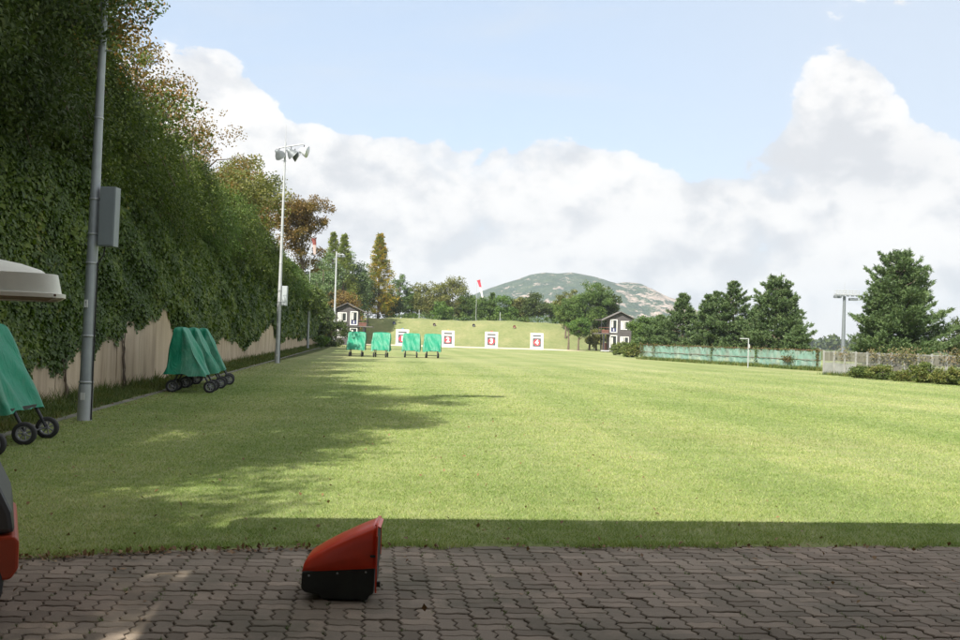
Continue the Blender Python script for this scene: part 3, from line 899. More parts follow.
# ================================================================== TREES ON THE TERRACE
GT = 'trees on the terrace above the wall'
def wall_tree(D, back, H, rad, mat, seed, label, n_cl=120, cl_r=0.62, per=260, leaf=0.10, over=0.0, low=0.25, thin=1.0, zb=None, group=GT, hollow=0.45, extra=()):
    x = wall_x(D) - back; z0 = WH - 0.2 + min(0.22 * back, 3.0)
    if zb is not None: z0 = zb
    Hc = H - z0
    rg = rng_of(seed + 500)
    ells = []
    for k in range(6):
        a = rg.uniform(0, 6.28)
        ells.append(((over + math.cos(a) * rad * 0.45, math.sin(a) * rad * 0.5, Hc * rg.uniform(low + 0.18, 0.78)), (rad * rg.uniform(0.45, 0.7), rad * rg.uniform(0.45, 0.75), Hc * rg.uniform(0.14, 0.24))))
    ells.append(((over * 0.5, 0, Hc * 0.60), (rad * 0.7, rad * 0.7, Hc * 0.40)))
    ells += list(extra)
    return broad_tree('tree', (x, D, z0), Hc, ells, n_cl, cl_r, int(per * thin), leaf, mat, seed, label, group=group, r0=0.16, lean=(over * 0.6, 0), n_limb=18, hollow=hollow)

wall_tree(-3.6, 2.9, 12.6, 1.6, 'leaf_dark', 100, 'dark leafy tree on the terrace farthest behind the camera', leaf=0.14, per=110)
wall_tree(2.4, 2.6, 12.4, 1.4, 'leaf_dark', 99, 'narrow dark leafy tree on the terrace between the plaza tree and the golf cart tree', leaf=0.13, per=120)
wall_tree(-0.9, 2.4, 12.6, 1.6, 'leaf_dark', 101, 'dark leafy tree on the terrace beside the paved plaza', leaf=0.14, per=110)
wall_tree(5.2, 1.3, 12.2, 1.8, 'leaf_dark', 102, 'dark leafy tree on the terrace, left of the golf cart', n_cl=120, leaf=0.12, per=150, over=0.2)
wall_tree(9.6, 1.0, 12.2, 2.4, 'leaf_dark', 103, 'dark leafy tree overhanging the wall just left of the near green cart', n_cl=170, per=240, leaf=0.11, over=0.8, low=0.0)
wall_tree(14.6, 0.9, 11.6, 2.7, 'leaf_dark', 104, 'dark leafy tree whose branches brush the near lamp pole', n_cl=215, per=300, leaf=0.10, over=0.6, low=0.0, extra=[((2.2, 0.5, 2.6), (0.75, 1.0, 1.2)), ((2.3, 0.9, 4.6), (0.7, 0.9, 1.1))])
wall_tree(19.6, 1.0, 11.2, 2.6, 'leaf_turning', 105, 'green tree turning orange at the top, just right of the near lamp pole', n_cl=170, per=280, leaf=0.10, over=0.4, low=0.0)
wall_tree(25.0, 1.2, 10.6, 2.5, 'leaf_turning', 106, 'tree with green and amber foliage above the wall beside the first white cloud', n_cl=140, per=240, leaf=0.11, over=0.2, low=0.0)
wall_tree(30.5, 1.3, 11.6, 2.2, 'leaf_brown', 107, 'small crown of orange-brown autumn leaves against the white cloud', n_cl=80, per=130, leaf=0.11, low=0.3)
wall_tree(39.0, 1.0, 11.7, 2.6, 'leaf_brown', 108, 'sparse reddish-brown tree with see-through twigs against the cloud', n_cl=75, cl_r=0.5, per=60, leaf=0.11, low=0.35)
wall_tree(50.0, 1.2, 12.1, 3.3, 'leaf_olive', 109, 'broad olive-brown tree behind the hanging shrubs, left of the tall floodlight pole', n_cl=130, per=150, leaf=0.15, low=0.2)
wall_tree(62.0, 1.8, 13.2, 3.0, 'leaf_brown', 110, 'brown spreading tree just left of the top of the tall floodlight pole', n_cl=120, cl_r=0.7, per=150, leaf=0.17, low=0.25)
wall_tree(97.0, 0.3, 16.6, 3.1, 'leaf_brown', 111, 'dark brown flat-topped tree reaching right of the tall floodlight pole', n_cl=130, cl_r=0.7, per=130, leaf=0.22, low=0.38)

def weeping_shrub(D, H, seed, label, mat='leaf_willow', n_arc=150, spread=2.6, reach=1.7, dens=1.0, leaf=None, back=0.9):
    rg = rng_of(seed); x0 = wall_x(D) - back; z0 = WH - 0.1
    e = empty('hanging_shrub', (x0, D, z0), 0, label, 'shrub', 'shrubs hanging over the top of the wall')
    lf = leaf or max(0.085, 0.0022 * D)
    P = []; T = []; mb = MB()
    top = H - z0
    for k in range(n_arc):
        a = rg.normal() * 1.0; ax = math.cos(a); ay = math.sin(a)
        r1 = reach * rg.uniform(0.35, 1.15) + (0.7 if ax > 0 else 0.0); h = top * rg.uniform(0.35, 1.0)
        y0 = rg.normal() * spread * 0.45
        droop = rg.uniform(0.15, 1.3) + 0.30 * h
        m = max(10, int(26 * dens))
        ts = np.linspace(0.12, 1, m)
        px = ax * r1 * ts ** 0.8; py = y0 + ay * r1 * 0.9 * ts; pz = h * np.sin(np.minimum(ts * 1.25, 1) * 1.57) - droop * np.maximum(ts - 0.45, 0) ** 1.5 * 2.4
        pts = np.stack([px, py, pz], 1)
        if k % 6 == 0:
            mb.tube([(0, y0 * 0.3, 0)] + [tuple(p) for p in pts[::6]], [0.03] + [0.014] * len(pts[::6]), 4, caps=False)
        tg = np.gradient(pts, axis=0)
        rep = 20
        q = np.repeat(pts, rep, 0) + rg.normal(size=(m * rep, 3)) * np.array([0.15, 0.17, 0.10])
        P.append(q); T.append(np.repeat(unit(tg), rep, 0) * 0.6 + rg.normal(size=(m * rep, 3)) * 0.5 + np.array([0.1, 0, -0.2]))
    P = np.concatenate(P); T = np.concatenate(T)
    V, Fc = leaf_quads(P, lf * 1.15, lf * 0.5, rg, T=T)
    mb.build('stem', M_['bark'], e)
    link_mesh('foliage', np_mesh('foliage', V, Fc), M_[mat], e)
    return e
SHR = [(11.5, 8.2, 'dark drooping shrub on the wall top above the near green cart'),
       (16.5, 8.4, 'dark drooping shrub on the wall top behind the near lamp pole'),
       (21.5, 8.3, 'drooping green shrub on the wall top right of the near pole control box'),
       (26.5, 8.0, 'drooping green shrub on the wall top above the row of covered carts'),
       (31.5, 8.0, 'hanging shrub above the bare patch of wall left of the covered carts'),
       (37.0, 7.9, 'hanging shrub above the yellow-green ivy right of the covered carts'),
       (43.0, 7.9, 'hanging shrub with long arching sprays left of the tall floodlight pole'),
       (50.0, 7.6, 'arching shrub just left of the tall floodlight pole'),
       (58.0, 7.2, 'arching shrub crossed by the tall floodlight pole'),
       (68.0, 7.2, 'bright green shrub right of the tall floodlight pole'),
       (79.0, 7.2, 'rounded green shrub left of the windsock pole'),
       (91.0, 6.6, 'green shrub behind the windsock pole'),
       (104.0, 6.0, 'farthest green shrub on the wall, next to the left hut')]
for i, (D, H, lab) in enumerate(SHR):
    far = D > 60
    weeping_shrub(D, H, 300 + i, lab, ('leaf_willow', 'leaf_mid', 'leaf_willow', 'leaf_willow')[i % 4] if D > 19 else 'leaf_dark', n_arc=85 if not far else 80, spread=2.6 if not far else 4.6, reach=1.5 if D < 40 else 1.8, dens=1.0)
# dark leafy bush at the far end of the wall, in front of the left hut
broad_tree('bush', (wall_x(118) + 2.2, 118, 0), 4.2, [((0, 0, 1.8), (1.9, 2.6, 1.9)), ((-1.0, 1, 3.0), (1.6, 2, 1.6))], 60, 0.6, 90, 0.26, 'leaf_dark', 41, 'dark bush beside the left hut at the far end of the wall', 'bush')
broad_tree('bush', ground(322, 108) + Vector((0.2, 0, 0)), 1.2, [((0, 0, 0.6), (0.9, 0.9, 0.7))], 22, 0.3, 60, 0.22, 'leaf_bright', 42, 'small pale green bush at the foot of the wall near the left hut', 'bush')

# ================================================================== TREES BEYOND THE RANGE
def far_tree(px, top, w, D, mat, seed, label, base=None, n_cl=70, per=60, leaf=0.34, group='trees behind the earth bank', shape='round', bark='bark', open_=0.5):
    g = ground(px, D); b0 = (float(bank_z(np.array(g.x), np.array(D))) if D > 165 else 0.0) if base is None else base
    H = (at(px, top, D).z - b0) * 1.08; rad = w / 933.0 * D / 2 * 1.12; n_cl = int(n_cl * 1.4); per = int(per * 1.25)
    rg = rng_of(seed + 900); ells = []
    for k in range(7):
        a = rg.uniform(0, 6.28); zz = rg.uniform(0.28, 0.80)
        ells.append(((math.cos(a) * rad * 0.5, math.sin(a) * rad * 0.5, H * zz), (rad * rg.uniform(0.4, 0.62), rad * 0.55, H * rg.uniform(0.12, 0.2))))
    ells.append(((0, 0, H * 0.55), (rad * 0.75, rad * 0.75, H * 0.42)))
    if open_ < 0.4: ells.append(((0, 0, H * 0.25), (rad * 0.9, rad * 0.8, H * 0.26)))
    return broad_tree('tree', (g.x, D, b0), H, ells, n_cl, max(0.5, rad * 0.26), per, leaf, mat, seed, label, group=group, bark=bark, hollow=open_)
def cone_tree(px, top, w, D, mat, seed, label, base=None, name='conifer_tree', group='trees behind the earth bank', leaf=0.32, n=13000, pw=1.15):
    g = ground(px, D); b0 = (float(bank_z(np.array(g.x), np.array(D))) if D > 165 else 0.0) if base is None else base
    H = at(px, top, D).z - b0; rad = w / 933.0 * D / 2
    rg = rng_of(seed); e = empty(name, (g.x, D, b0), 0, label, 'conifer', group)
    nb = 150; mb = MB(); mb.tube([(0, 0, 0), (0, 0, H * 0.5), (0, 0, H * 0.98)], [0.25, 0.15, 0.03], 7); P = []; T = []
    for k in range(nb):
        f = 0.05 + 0.93 * (k + 0.5) / nb; a = k * 2.399 + rg.normal() * 0.3
        L = rad * (1 - f) ** pw * rg.uniform(0.6, 1.2) * (0.75 + min(f * 1.5, 0.25)) + 0.15
        dr = np.array([math.cos(a), math.sin(a), 0.28 - 0.2 * (1 - f)])
        m = n // nb; s = rg.uniform(0.12, 1, m) ** 0.7
        q = np.array([0, 0, H * f]) + dr * L * s[:, None] + rg.normal(size=(m, 3)) * np.stack([0.12 + 0.10 * L * s, 0.12 + 0.10 * L * s, 0.10 + 0.05 * L * s], 1)
        P.append(q); T.append(np.tile(dr + [0, 0, 0.2], (m, 1)))
        if k % 3 == 0: mb.tube([(0, 0, H * f), tuple(np.array([0, 0, H * f]) + dr * L)], [0.05, 0.01], 4, caps=False)
    V, Fc = leaf_quads(np.concatenate(P), leaf, leaf * 0.45, rg, T=np.concatenate(T))
    mb.build('trunk', M_['bark'], e); link_mesh('crown', np_mesh('crown', V, Fc), M_[mat], e)
    return e

# dark mass at the left, behind the left hut
far_tree(309, 262, 34, 175, 'leaf_dark', 601, 'dark tree behind the windsock pole', base=0, n_cl=90)
cone_tree(331, 231, 66, 166, 'leaf_lime', 602, 'left of two slim pointed conifers above the left hut', base=0)
cone_tree(342, 233, 60, 163, 'leaf_lime', 603, 'right of two slim pointed conifers above the left hut', base=0)
far_tree(322, 258, 44, 160, 'needle_light', 604, 'bushy blue-green tree behind the slim lamp pole by the left hut', base=0, n_cl=120, open_=0.3)
far_tree(350, 256, 38, 168, 'needle_light', 605, 'dense blue-green tree right above the roof of the left hut', base=0, n_cl=120, open_=0.3)
far_tree(340, 290, 42, 156, 'leaf_brown', 606, 'low brownish tree directly behind the left hut roof', base=0, n_cl=90, open_=0.3)
far_tree(362, 272, 26, 180, 'leaf_dark', 607, 'dark tree between the left hut and the golden conifer', n_cl=90, open_=0.3)
far_tree(325, 300, 26, 148, 'leaf_dark', 608, 'low dark tree left of the left hut', base=0, n_cl=80, open_=0.3)
cone_tree(378, 233, 46, 182, 'leaf_gold', 609, 'tall pointed conifer with golden-orange foliage', n=22000, pw=0.95)
far_tree(391, 292, 26, 186, 'leaf_dark', 610, 'round dark green tree just right of the golden conifer', n_cl=80, open_=0.3)
far_tree(399, 276, 20, 196, 'needle_light', 611, 'thin pale tree with wispy top right of the golden conifer', n_cl=60, per=30, open_=0.4)
far_tree(411, 290, 22, 196, 'leaf_mid', 612, 'dull green tree in the dip of the skyline', n_cl=70, open_=0.3)
far_tree(430, 283, 32, 190, 'leaf_olive', 613, 'olive tree with lumpy crown, left half of the broad pair', n_cl=90, open_=0.3)
far_tree(452, 278, 38, 192, 'leaf_olive', 614, 'tallest olive tree in the middle of the bank', n_cl=100, open_=0.3)
far_tree(443, 303, 20, 184, 'leaf_bright', 615, 'small bright green tree in front of the olive pair', n_cl=50, open_=0.3)
far_tree(467, 293, 26, 192, 'leaf_mid', 616, 'green tree just left of the red and white flag', n_cl=80, open_=0.3)
far_tree(484, 297, 24, 190, 'leaf_mid', 617, 'green tree just right of the red and white flag', n_cl=80, open_=0.3)
cone_tree(492, 293, 12, 192, 'leaf_mid', 618, 'slim pointed green tree under the left shoulder of the mountain', n=4000)
far_tree(504, 297, 26, 190, 'leaf_bright', 619, 'light green tree under the left slope of the mountain', n_cl=80, open_=0.3)
far_tree(520, 299, 24, 192, 'leaf_olive', 620, 'yellowish green tree left of the dark pine on the bank', n_cl=80, open_=0.3)
far_tree(538, 293, 30, 188, 'leaf_dark', 621, 'dark wide pine-like tree under the mountain summit', n_cl=70, open_=0.4)
far_tree(556, 300, 26, 190, 'leaf_mid', 622, 'green tree behind the tall tree on the bank', n_cl=70, open_=0.3)
# scrub along the crest of the bank
def scrub():
    rg = rng_of(66); P = []
    for x in np.arange(-24, 17, 0.8):
        y = 183 + rg.uniform(-1.5, 2); z = float(bank_z(np.array(x), np.array(y))); h = rg.uniform(0.6, 1.9)
        q = unit(rg.normal(size=(55, 3))) * rg.uniform(0.3, 1, (55, 1)); P.append(np.array([x, y, z + h * 0.45]) + q * np.array([0.8, 0.8, h * 0.55]))
    V, Fc = leaf_quads(np.concatenate(P), 0.3, 0.2, rg)
    tag(link_mesh('scrub', np_mesh('scrub', V, Fc), M_['leaf_mid']), 'low green scrub along the crest of the earth bank', 'scrub', kind='stuff')
scrub()
# big tree group left of the right hut
GB = 'trees on the right end of the bank'
def bank_tree(px, base_py, top, w, D, mat, seed, label, low=0.3, n_cl=130, per=100):
    g = ground(px, D); b0 = at(px, base_py, D).z; b0 = max(b0, 0.0)
    gz = float(bank_z(np.array(g.x), np.array(D))) if D > 165 else 0.0
    b0 = gz
    H = at(px, top, D).z - b0; rad = w / 933.0 * D / 2
    rg = rng_of(seed + 900); ells = []
    for k in range(9):
        a = rg.uniform(0, 6.28); zz = rg.uniform(low + 0.12, 0.84)
        ells.append(((math.cos(a) * rad * 0.55, math.sin(a) * rad * 0.5, H * zz), (rad * rg.uniform(0.35, 0.55), rad * 0.5, H * rg.uniform(0.08, 0.15))))
    ells.append(((0, 0, H * (low + 1) / 2), (rad * 0.7, rad * 0.7, H * (1 - low) * 0.48)))
    return broad_tree('tree', (g.x, D, b0), H, ells, n_cl, rad * 0.22, per, 0.26, mat, seed, label, group=GB, r0=0.16, hollow=0.4)
bank_tree(569, 341, 296, 34, 158, 'leaf_mid', 631, 'smaller tree with bare leaning trunk at the left of the group by the right hut', low=0.42)
bank_tree(590, 345, 278, 46, 160, 'leaf_mid', 632, 'tallest round tree of the group beside the right hut', low=0.28, n_cl=180)
bank_tree(579, 345, 316, 24, 152, 'leaf_bright', 633, 'short tree with thin trunk in front of the tall tree', low=0.35, n_cl=70)
bank_tree(608, 345, 285, 32, 163, 'leaf_dark', 634, 'dense dark tree right behind the right hut roof', low=0.1, n_cl=140)
bank_tree(566, 345, 286, 26, 172, 'leaf_olive', 635, 'thin olive tree behind the left of the group', low=0.3, n_cl=90, per=60)
bank_tree(597, 345, 328, 26, 156, 'leaf_olive', 636, 'low olive bush left of the right hut', low=0.0, n_cl=70)
bank_tree(645, 350, 313, 34, 128, 'leaf_mid', 637, 'green tree immediately right of the right hut', low=0.0, n_cl=140)
bank_tree(628, 350, 318, 30, 156, 'leaf_mid', 638, 'green tree behind the right hut', low=0.0, n_cl=110)
# bushes at the foot of the right hut
for i, (px, D, w, h, lab) in enumerate([(617, 112, 1.6, 1.35, 'leafy bush right in front of the right hut door'), (624, 106, 1.7, 1.45, 'leafy bush in the middle of the clump by the right hut'), (632, 99, 1.7, 1.4, 'leafy bush touching the left end of the green net fence')]):
    g = ground(px, D)
    broad_tree('bush', (g.x, D, 0), h, [((0, 0, h * 0.5), (w * 0.55, w * 0.6, h * 0.5)), ((0.4, 0, h * 0.6), (w * 0.4, w * 0.5, h * 0.4))], 34, 0.3, 60, 0.2, 'hedge', 650 + i, lab, 'bush', 'bushes by the right hut')

# pines beyond the fence
GP = 'pines beyond the fence'
def P_at(px, D): g = ground(px, D); return (g.x, D, -0.05)
pine_tree(P_at(683, 90), 6.3, 2.6, 701, 'leftmost pine behind the green net fence', GP)
pine_tree(P_at(708, 86), 6.1, 2.1, 702, 'short dark pine second from the left behind the net fence', GP)
pine_tree(P_at(733, 84), 7.3, 2.6, 703, 'pointed pine third from the left behind the net fence', GP, leaders=((0, 0, 1.0), (-1.5, 0.3, 0.86)))
pine_tree(P_at(775, 80), 7.55, 3.0, 704, 'tallest pine behind the net fence, with branches reaching right', GP, leaders=((0, 0, 1.0), (0.9, 0.2, 0.9)), pw=0.6)
pine_tree(P_at(757, 88), 5.2, 2.3, 705, 'low pine filling the gap between the two tall pines', GP)
pine_tree(P_at(661, 96), 4.4, 2.4, 706, 'low rounded pine at the left end of the pine row', GP, mat='needle_light')
pine_tree(P_at(798, 76), 3.2, 1.5, 707, 'low pine bough poking out right of the pine row', GP)
pine_tree(P_at(899, 60), 7.9, 3.15, 708, 'huge solitary spreading pine behind the grey fence', GP, dens=1.15, blade=0.17, leaders=((0, 0, 1.0), (0.9, 0.4, 0.9), (-1.2, 0.2, 0.72)), pw=0.55, ww=0.03)
g = ground(962, 62)
broad_tree('tree', (g.x, 62, 0), 3.9, [((0, 0, 2.3), (1.5, 1.5, 1.5)), ((0.8, 0, 2.7), (1.3, 1.3, 1.1))], 70, 0.42, 90, 0.14, 'leaf_dark', 720, 'dark leafy tree cut by the right edge of the picture', group='trees beyond the fence')
# ragged low bushes in front of the grey fence
for i, (px, D, w, h, lab) in enumerate([(862, 50.6, 0.85, 0.66, 'low bush at the left end of the bush row by the grey fence'), (880, 49.0, 1.0, 0.76, 'wide low bush second in the row by the grey fence'), (902, 47.5, 0.62, 0.50, 'smallest bush in the row by the grey fence'),
                                         (922, 46.0, 0.95, 0.98, 'tallest bush in the row by the grey fence'), (946, 44.6, 0.95, 0.78, 'rounded bush near the right picture edge'), (970, 43.6, 1.0, 0.85, 'bush cut off by the right picture edge')]):
    g = ground(px, D)
    broad_tree('bush', (g.x, D, 0), h, [((0, 0, h * 0.45), (w * 0.6, w * 0.5, h * 0.48)), ((0.25, 0, h * 0.6), (w * 0.4, w * 0.4, h * 0.42)), ((-0.3, 0, h * 0.5), (w * 0.4, w * 0.4, h * 0.36))], 60, 0.17, 60, 0.09, 'hedge', 730 + i, lab, 'bush', 'low bushes along the grey fence')

# ================================================================== FENCES
def wave_net_mat(name, c1, c2, holes=0.35):
    m, N, b = new_mat(name)
    tc = N.new('ShaderNodeTexCoord'); P = tc.outputs['Object']
    n = N.noise(N.mapping(P, (1, 1, 0.5)), 1.2, 6, 0.65)
    seam = N.noise(N.mapping(P, (1, 1, 0.02)), 3.0, 3, 0.6)
    col = N.mix(N.smooth(n, 0.4, 0.65), c1, c2)
    col = N.mix(N.m('MULTIPLY', N.smooth(seam, 0.55, 0.66), 0.5), col, tuple(min(1, c * 1.5) for c in c2))
    N.put(b.inputs['Base Color'], col); b.inputs['Roughness'].default_value = 0.7
    ts = N.new('ShaderNodeBsdfTransparent'); mx = N.new('ShaderNodeMixShader')
    N.put(mx.inputs[0], N.m('MULTIPLY', N.smooth(n, 0.35, 0.7), holes))
    N.t.links.new(b.outputs[0], mx.inputs[1]); N.t.links.new(ts.outputs[0], mx.inputs[2])
    N.t.links.new(mx.outputs[0], N.t.nodes['Material Output'].inputs['Surface'])
    return m
M_['net'] = wave_net_mat('green_net', (0.15, 0.27, 0.22), (0.29, 0.37, 0.32), 0.45)
M_['mesh_panel'] = wave_net_mat('mesh_panel', (0.13, 0.125, 0.10), (0.20, 0.195, 0.16), 0.30)
M_['galv'] = plain('galvanised_steel', (0.42, 0.44, 0.45), 0.5, 0.12, 3, metal=0.3)
M_['galv_blue'] = plain('blue_grey_steel', (0.31, 0.335, 0.35), 0.45, 0.2, 2, metal=0.2)
M_['sheet'] = plain('pale_sheet_metal', (0.24, 0.245, 0.235), 0.6, 0.25, 1.5)
M_['rust'] = plain('rusty_rail', (0.14, 0.07, 0.045), 0.8, 0.3, 4)
M_['white'] = plain('white_paint', (0.62, 0.62, 0.60), 0.55, 0.04, 3)
M_['black'] = plain('black_rubber', (0.022, 0.022, 0.022), 0.75, 0.2, 12)
M_['dark_plastic'] = plain('dark_plastic', (0.022, 0.027, 0.025), 0.6, 0.35, 8, bump_s=0.15, bump_scale=60)
M_['black_paint'] = plain('black_paint', (0.025, 0.025, 0.028), 0.5, 0.2, 6)
M_['hub'] = plain('grey_hub', (0.22, 0.22, 0.23), 0.5, 0.15, 8)

def net_fence():
    A = Vector((15.5, 90.0, 0)); B = Vector((23.5, 64.0, 0)); dv = (B - A); L = dv.length; ang = math.atan2(dv.y, dv.x)
    e = empty('net_fence', A, ang, 'long low fence clad in torn turquoise-green netting beyond the lawn', 'fence')
    rg = rng_of(51); nx, nz = 160, 8; V = []
    for j in range(nz + 1):
        for i in range(nx + 1):
            x = L * i / nx; z = 0.12 + 1.22 * j / nz
            y = -0.03 + 0.03 * math.sin(x * 2.2 + j * 0.2) + 0.02 * math.sin(x * 7.1 + j) + 0.012 * rg.normal()
            top = 0.03 * math.sin(x * 1.9) + 0.03 * math.sin(x * 5.3) if j == nz else (0.05 * math.sin(x * 3.1) + 0.03 * math.sin(x * 8) if j == 0 else 0)
            V.append((x, y, z + top))
    Fc = [(r * (nx + 1) + c, r * (nx + 1) + c + 1, (r + 1) * (nx + 1) + c + 1, (r + 1) * (nx + 1) + c) for r in range(nz) for c in range(nx)]
    link_mesh('net', np_mesh('net', V, Fc, True), M_['net'], e)
    k = 0
    while k * 1.95 <= L + 0.1:
        MB().tube([(k * 1.95, 0.05, 0), (k * 1.95, 0.05, 1.42)], 0.035, 8).build('post', M_['galv'], e); k += 1
    for z, r in ((1.40, 0.03), (0.72, 0.02)):
        pts = [(L * i / 40, 0.0 + (-0.07 if z < 1 else 0), z + 0.012 * math.sin(i * 1.3)) for i in range(41)]
        MB().tube(pts, r, 6).build('rail', M_['rust'], e)
    # vines clinging to the netting
    P = []
    for c, w, n in ((0.6, 0.5, 220), (3.0, 0.25, 80), (13.2, 0.2, 90), (19.6, 0.2, 90), (26.9, 0.12, 130)):
        P.append(np.stack([c + rg.normal(size=n) * w * 0.6, -0.10 - rg.uniform(0, 0.12, n), 0.1 + 1.45 * rg.uniform(0, 1, n) ** (0.7 if c != 8.5 else 0.4)], 1))
    n = 520; P.append(np.stack([rg.uniform(0, L, n), -0.08 - rg.uniform(0, 0.1, n), 1.40 + 0.07 * rg.normal(size=n)], 1))
    n = 220; P.append(np.stack([23.6 + rg.normal(size=n) * 0.35, -0.12 - rg.uniform(0, 0.1, n), 0.74 + 0.1 * rg.normal(size=n)], 1))
    P = np.concatenate(P); P[:, 2] = np.maximum(P[:, 2], 0.05)
    V, Fc = leaf_quads(P, 0.13, 0.09, rg)
    link_mesh('vine', np_mesh('vine', V, Fc), leaf_mat('fence_vine', [(0.14, 0.08, 0.04), (0.10, 0.11, 0.03), (0.07, 0.12, 0.03)], 0.25, patch=0.9), e)
net_fence()

M_['fence_grey'] = plain('fence_grey', (0.27, 0.27, 0.255), 0.6, 0.2, 3)
def grey_fence():
    A = Vector((20.55, 55.6, 0)); B = Vector((24.2, 39.5, 0)); dv = (B - A); L = dv.length; ang = math.atan2(dv.y, dv.x)
    e = empty('panel_fence', A, ang, 'grey metal panel fence with pale square posts behind the low bushes', 'fence')
    k = 0; sp = 1.03
    while (k + 1) * sp < L:
        x0 = k * sp
        MB().box((x0 + sp / 2, 0, 1.08), (sp - 0.17, 0.012, 0.50)).build('panel', M_['mesh_panel'], e)
        MB().box((x0 + sp / 2, 0, 0.42), (sp - 0.17, 0.014, 0.62)).build('panel', M_['sheet'] if k in (0, 1, 2) else M_['mesh_panel'], e)
        MB().box((x0 + 0.0, -0.01, 0.72), (0.10 if k else 0.13, 0.06, 1.42)).build('post', M_['fence_grey'], e)
        k += 1
    for z in (1.36, 0.78, 0.08):
        MB().box((L / 2, 0.035, z), (L, 0.03, 0.045)).build('rail', M_['fence_grey'], e)
    rg = rng_of(61); P = []
    for c, w, n in ((2.2, 0.5, 110), (5.2, 0.5, 140), (7.4, 0.8, 420), (11.5, 0.8, 420)):
        P.append(np.stack([c + rg.normal(size=n) * w, -0.12 - rg.uniform(0, 0.15, n), np.clip(1.30 + 0.22 * rg.normal(size=n), 0.4, 1.7)], 1))
    P = np.concatenate(P); V, Fc = leaf_quads(P, 0.10, 0.07, rg)
    link_mesh('vine', np_mesh('vine', V, Fc), leaf_mat('dry_vine', [(0.22, 0.14, 0.09), (0.18, 0.16, 0.07), (0.10, 0.12, 0.04)], 0.25, patch=0.9), e)
grey_fence()

# ================================================================== POLES AND LIGHTS
def text_mesh(name, s, size, mat, parent, M, extr=0.002, bold=0.0):
    cu = bpy.data.curves.new(name, 'FONT'); cu.body = s; cu.size = size; cu.extrude = extr; cu.offset = bold
    cu.align_x = 'CENTER'; cu.align_y = 'CENTER'
    t = bpy.data.objects.new(name, cu); C.objects.link(t)
    bpy.context.view_layer.update()
    me = bpy.data.meshes.new_from_object(t.evaluated_get(bpy.context.evaluated_depsgraph_get()))
    bpy.data.objects.remove(t); me.transform(M)
    me.materials.clear()
    return link_mesh(name, me, mat, parent)
FRONT = Matrix.Rotation(R(90), 4, 'X')      # text in XZ plane, readable from -Y

M_['lamp_glass'] = plain('lamp_glass', (0.55, 0.58, 0.60), 0.15, 0.05, 3)
M_['lamp_body'] = plain('lamp_body', (0.16, 0.18, 0.19), 0.5, 0.15, 5, metal=0.3)
M_['box_grey'] = plain('box_grey', (0.20, 0.225, 0.24), 0.5, 0.08, 2)
M_['box_pale'] = plain('box_pale', (0.36, 0.40, 0.42), 0.5, 0.08, 2)

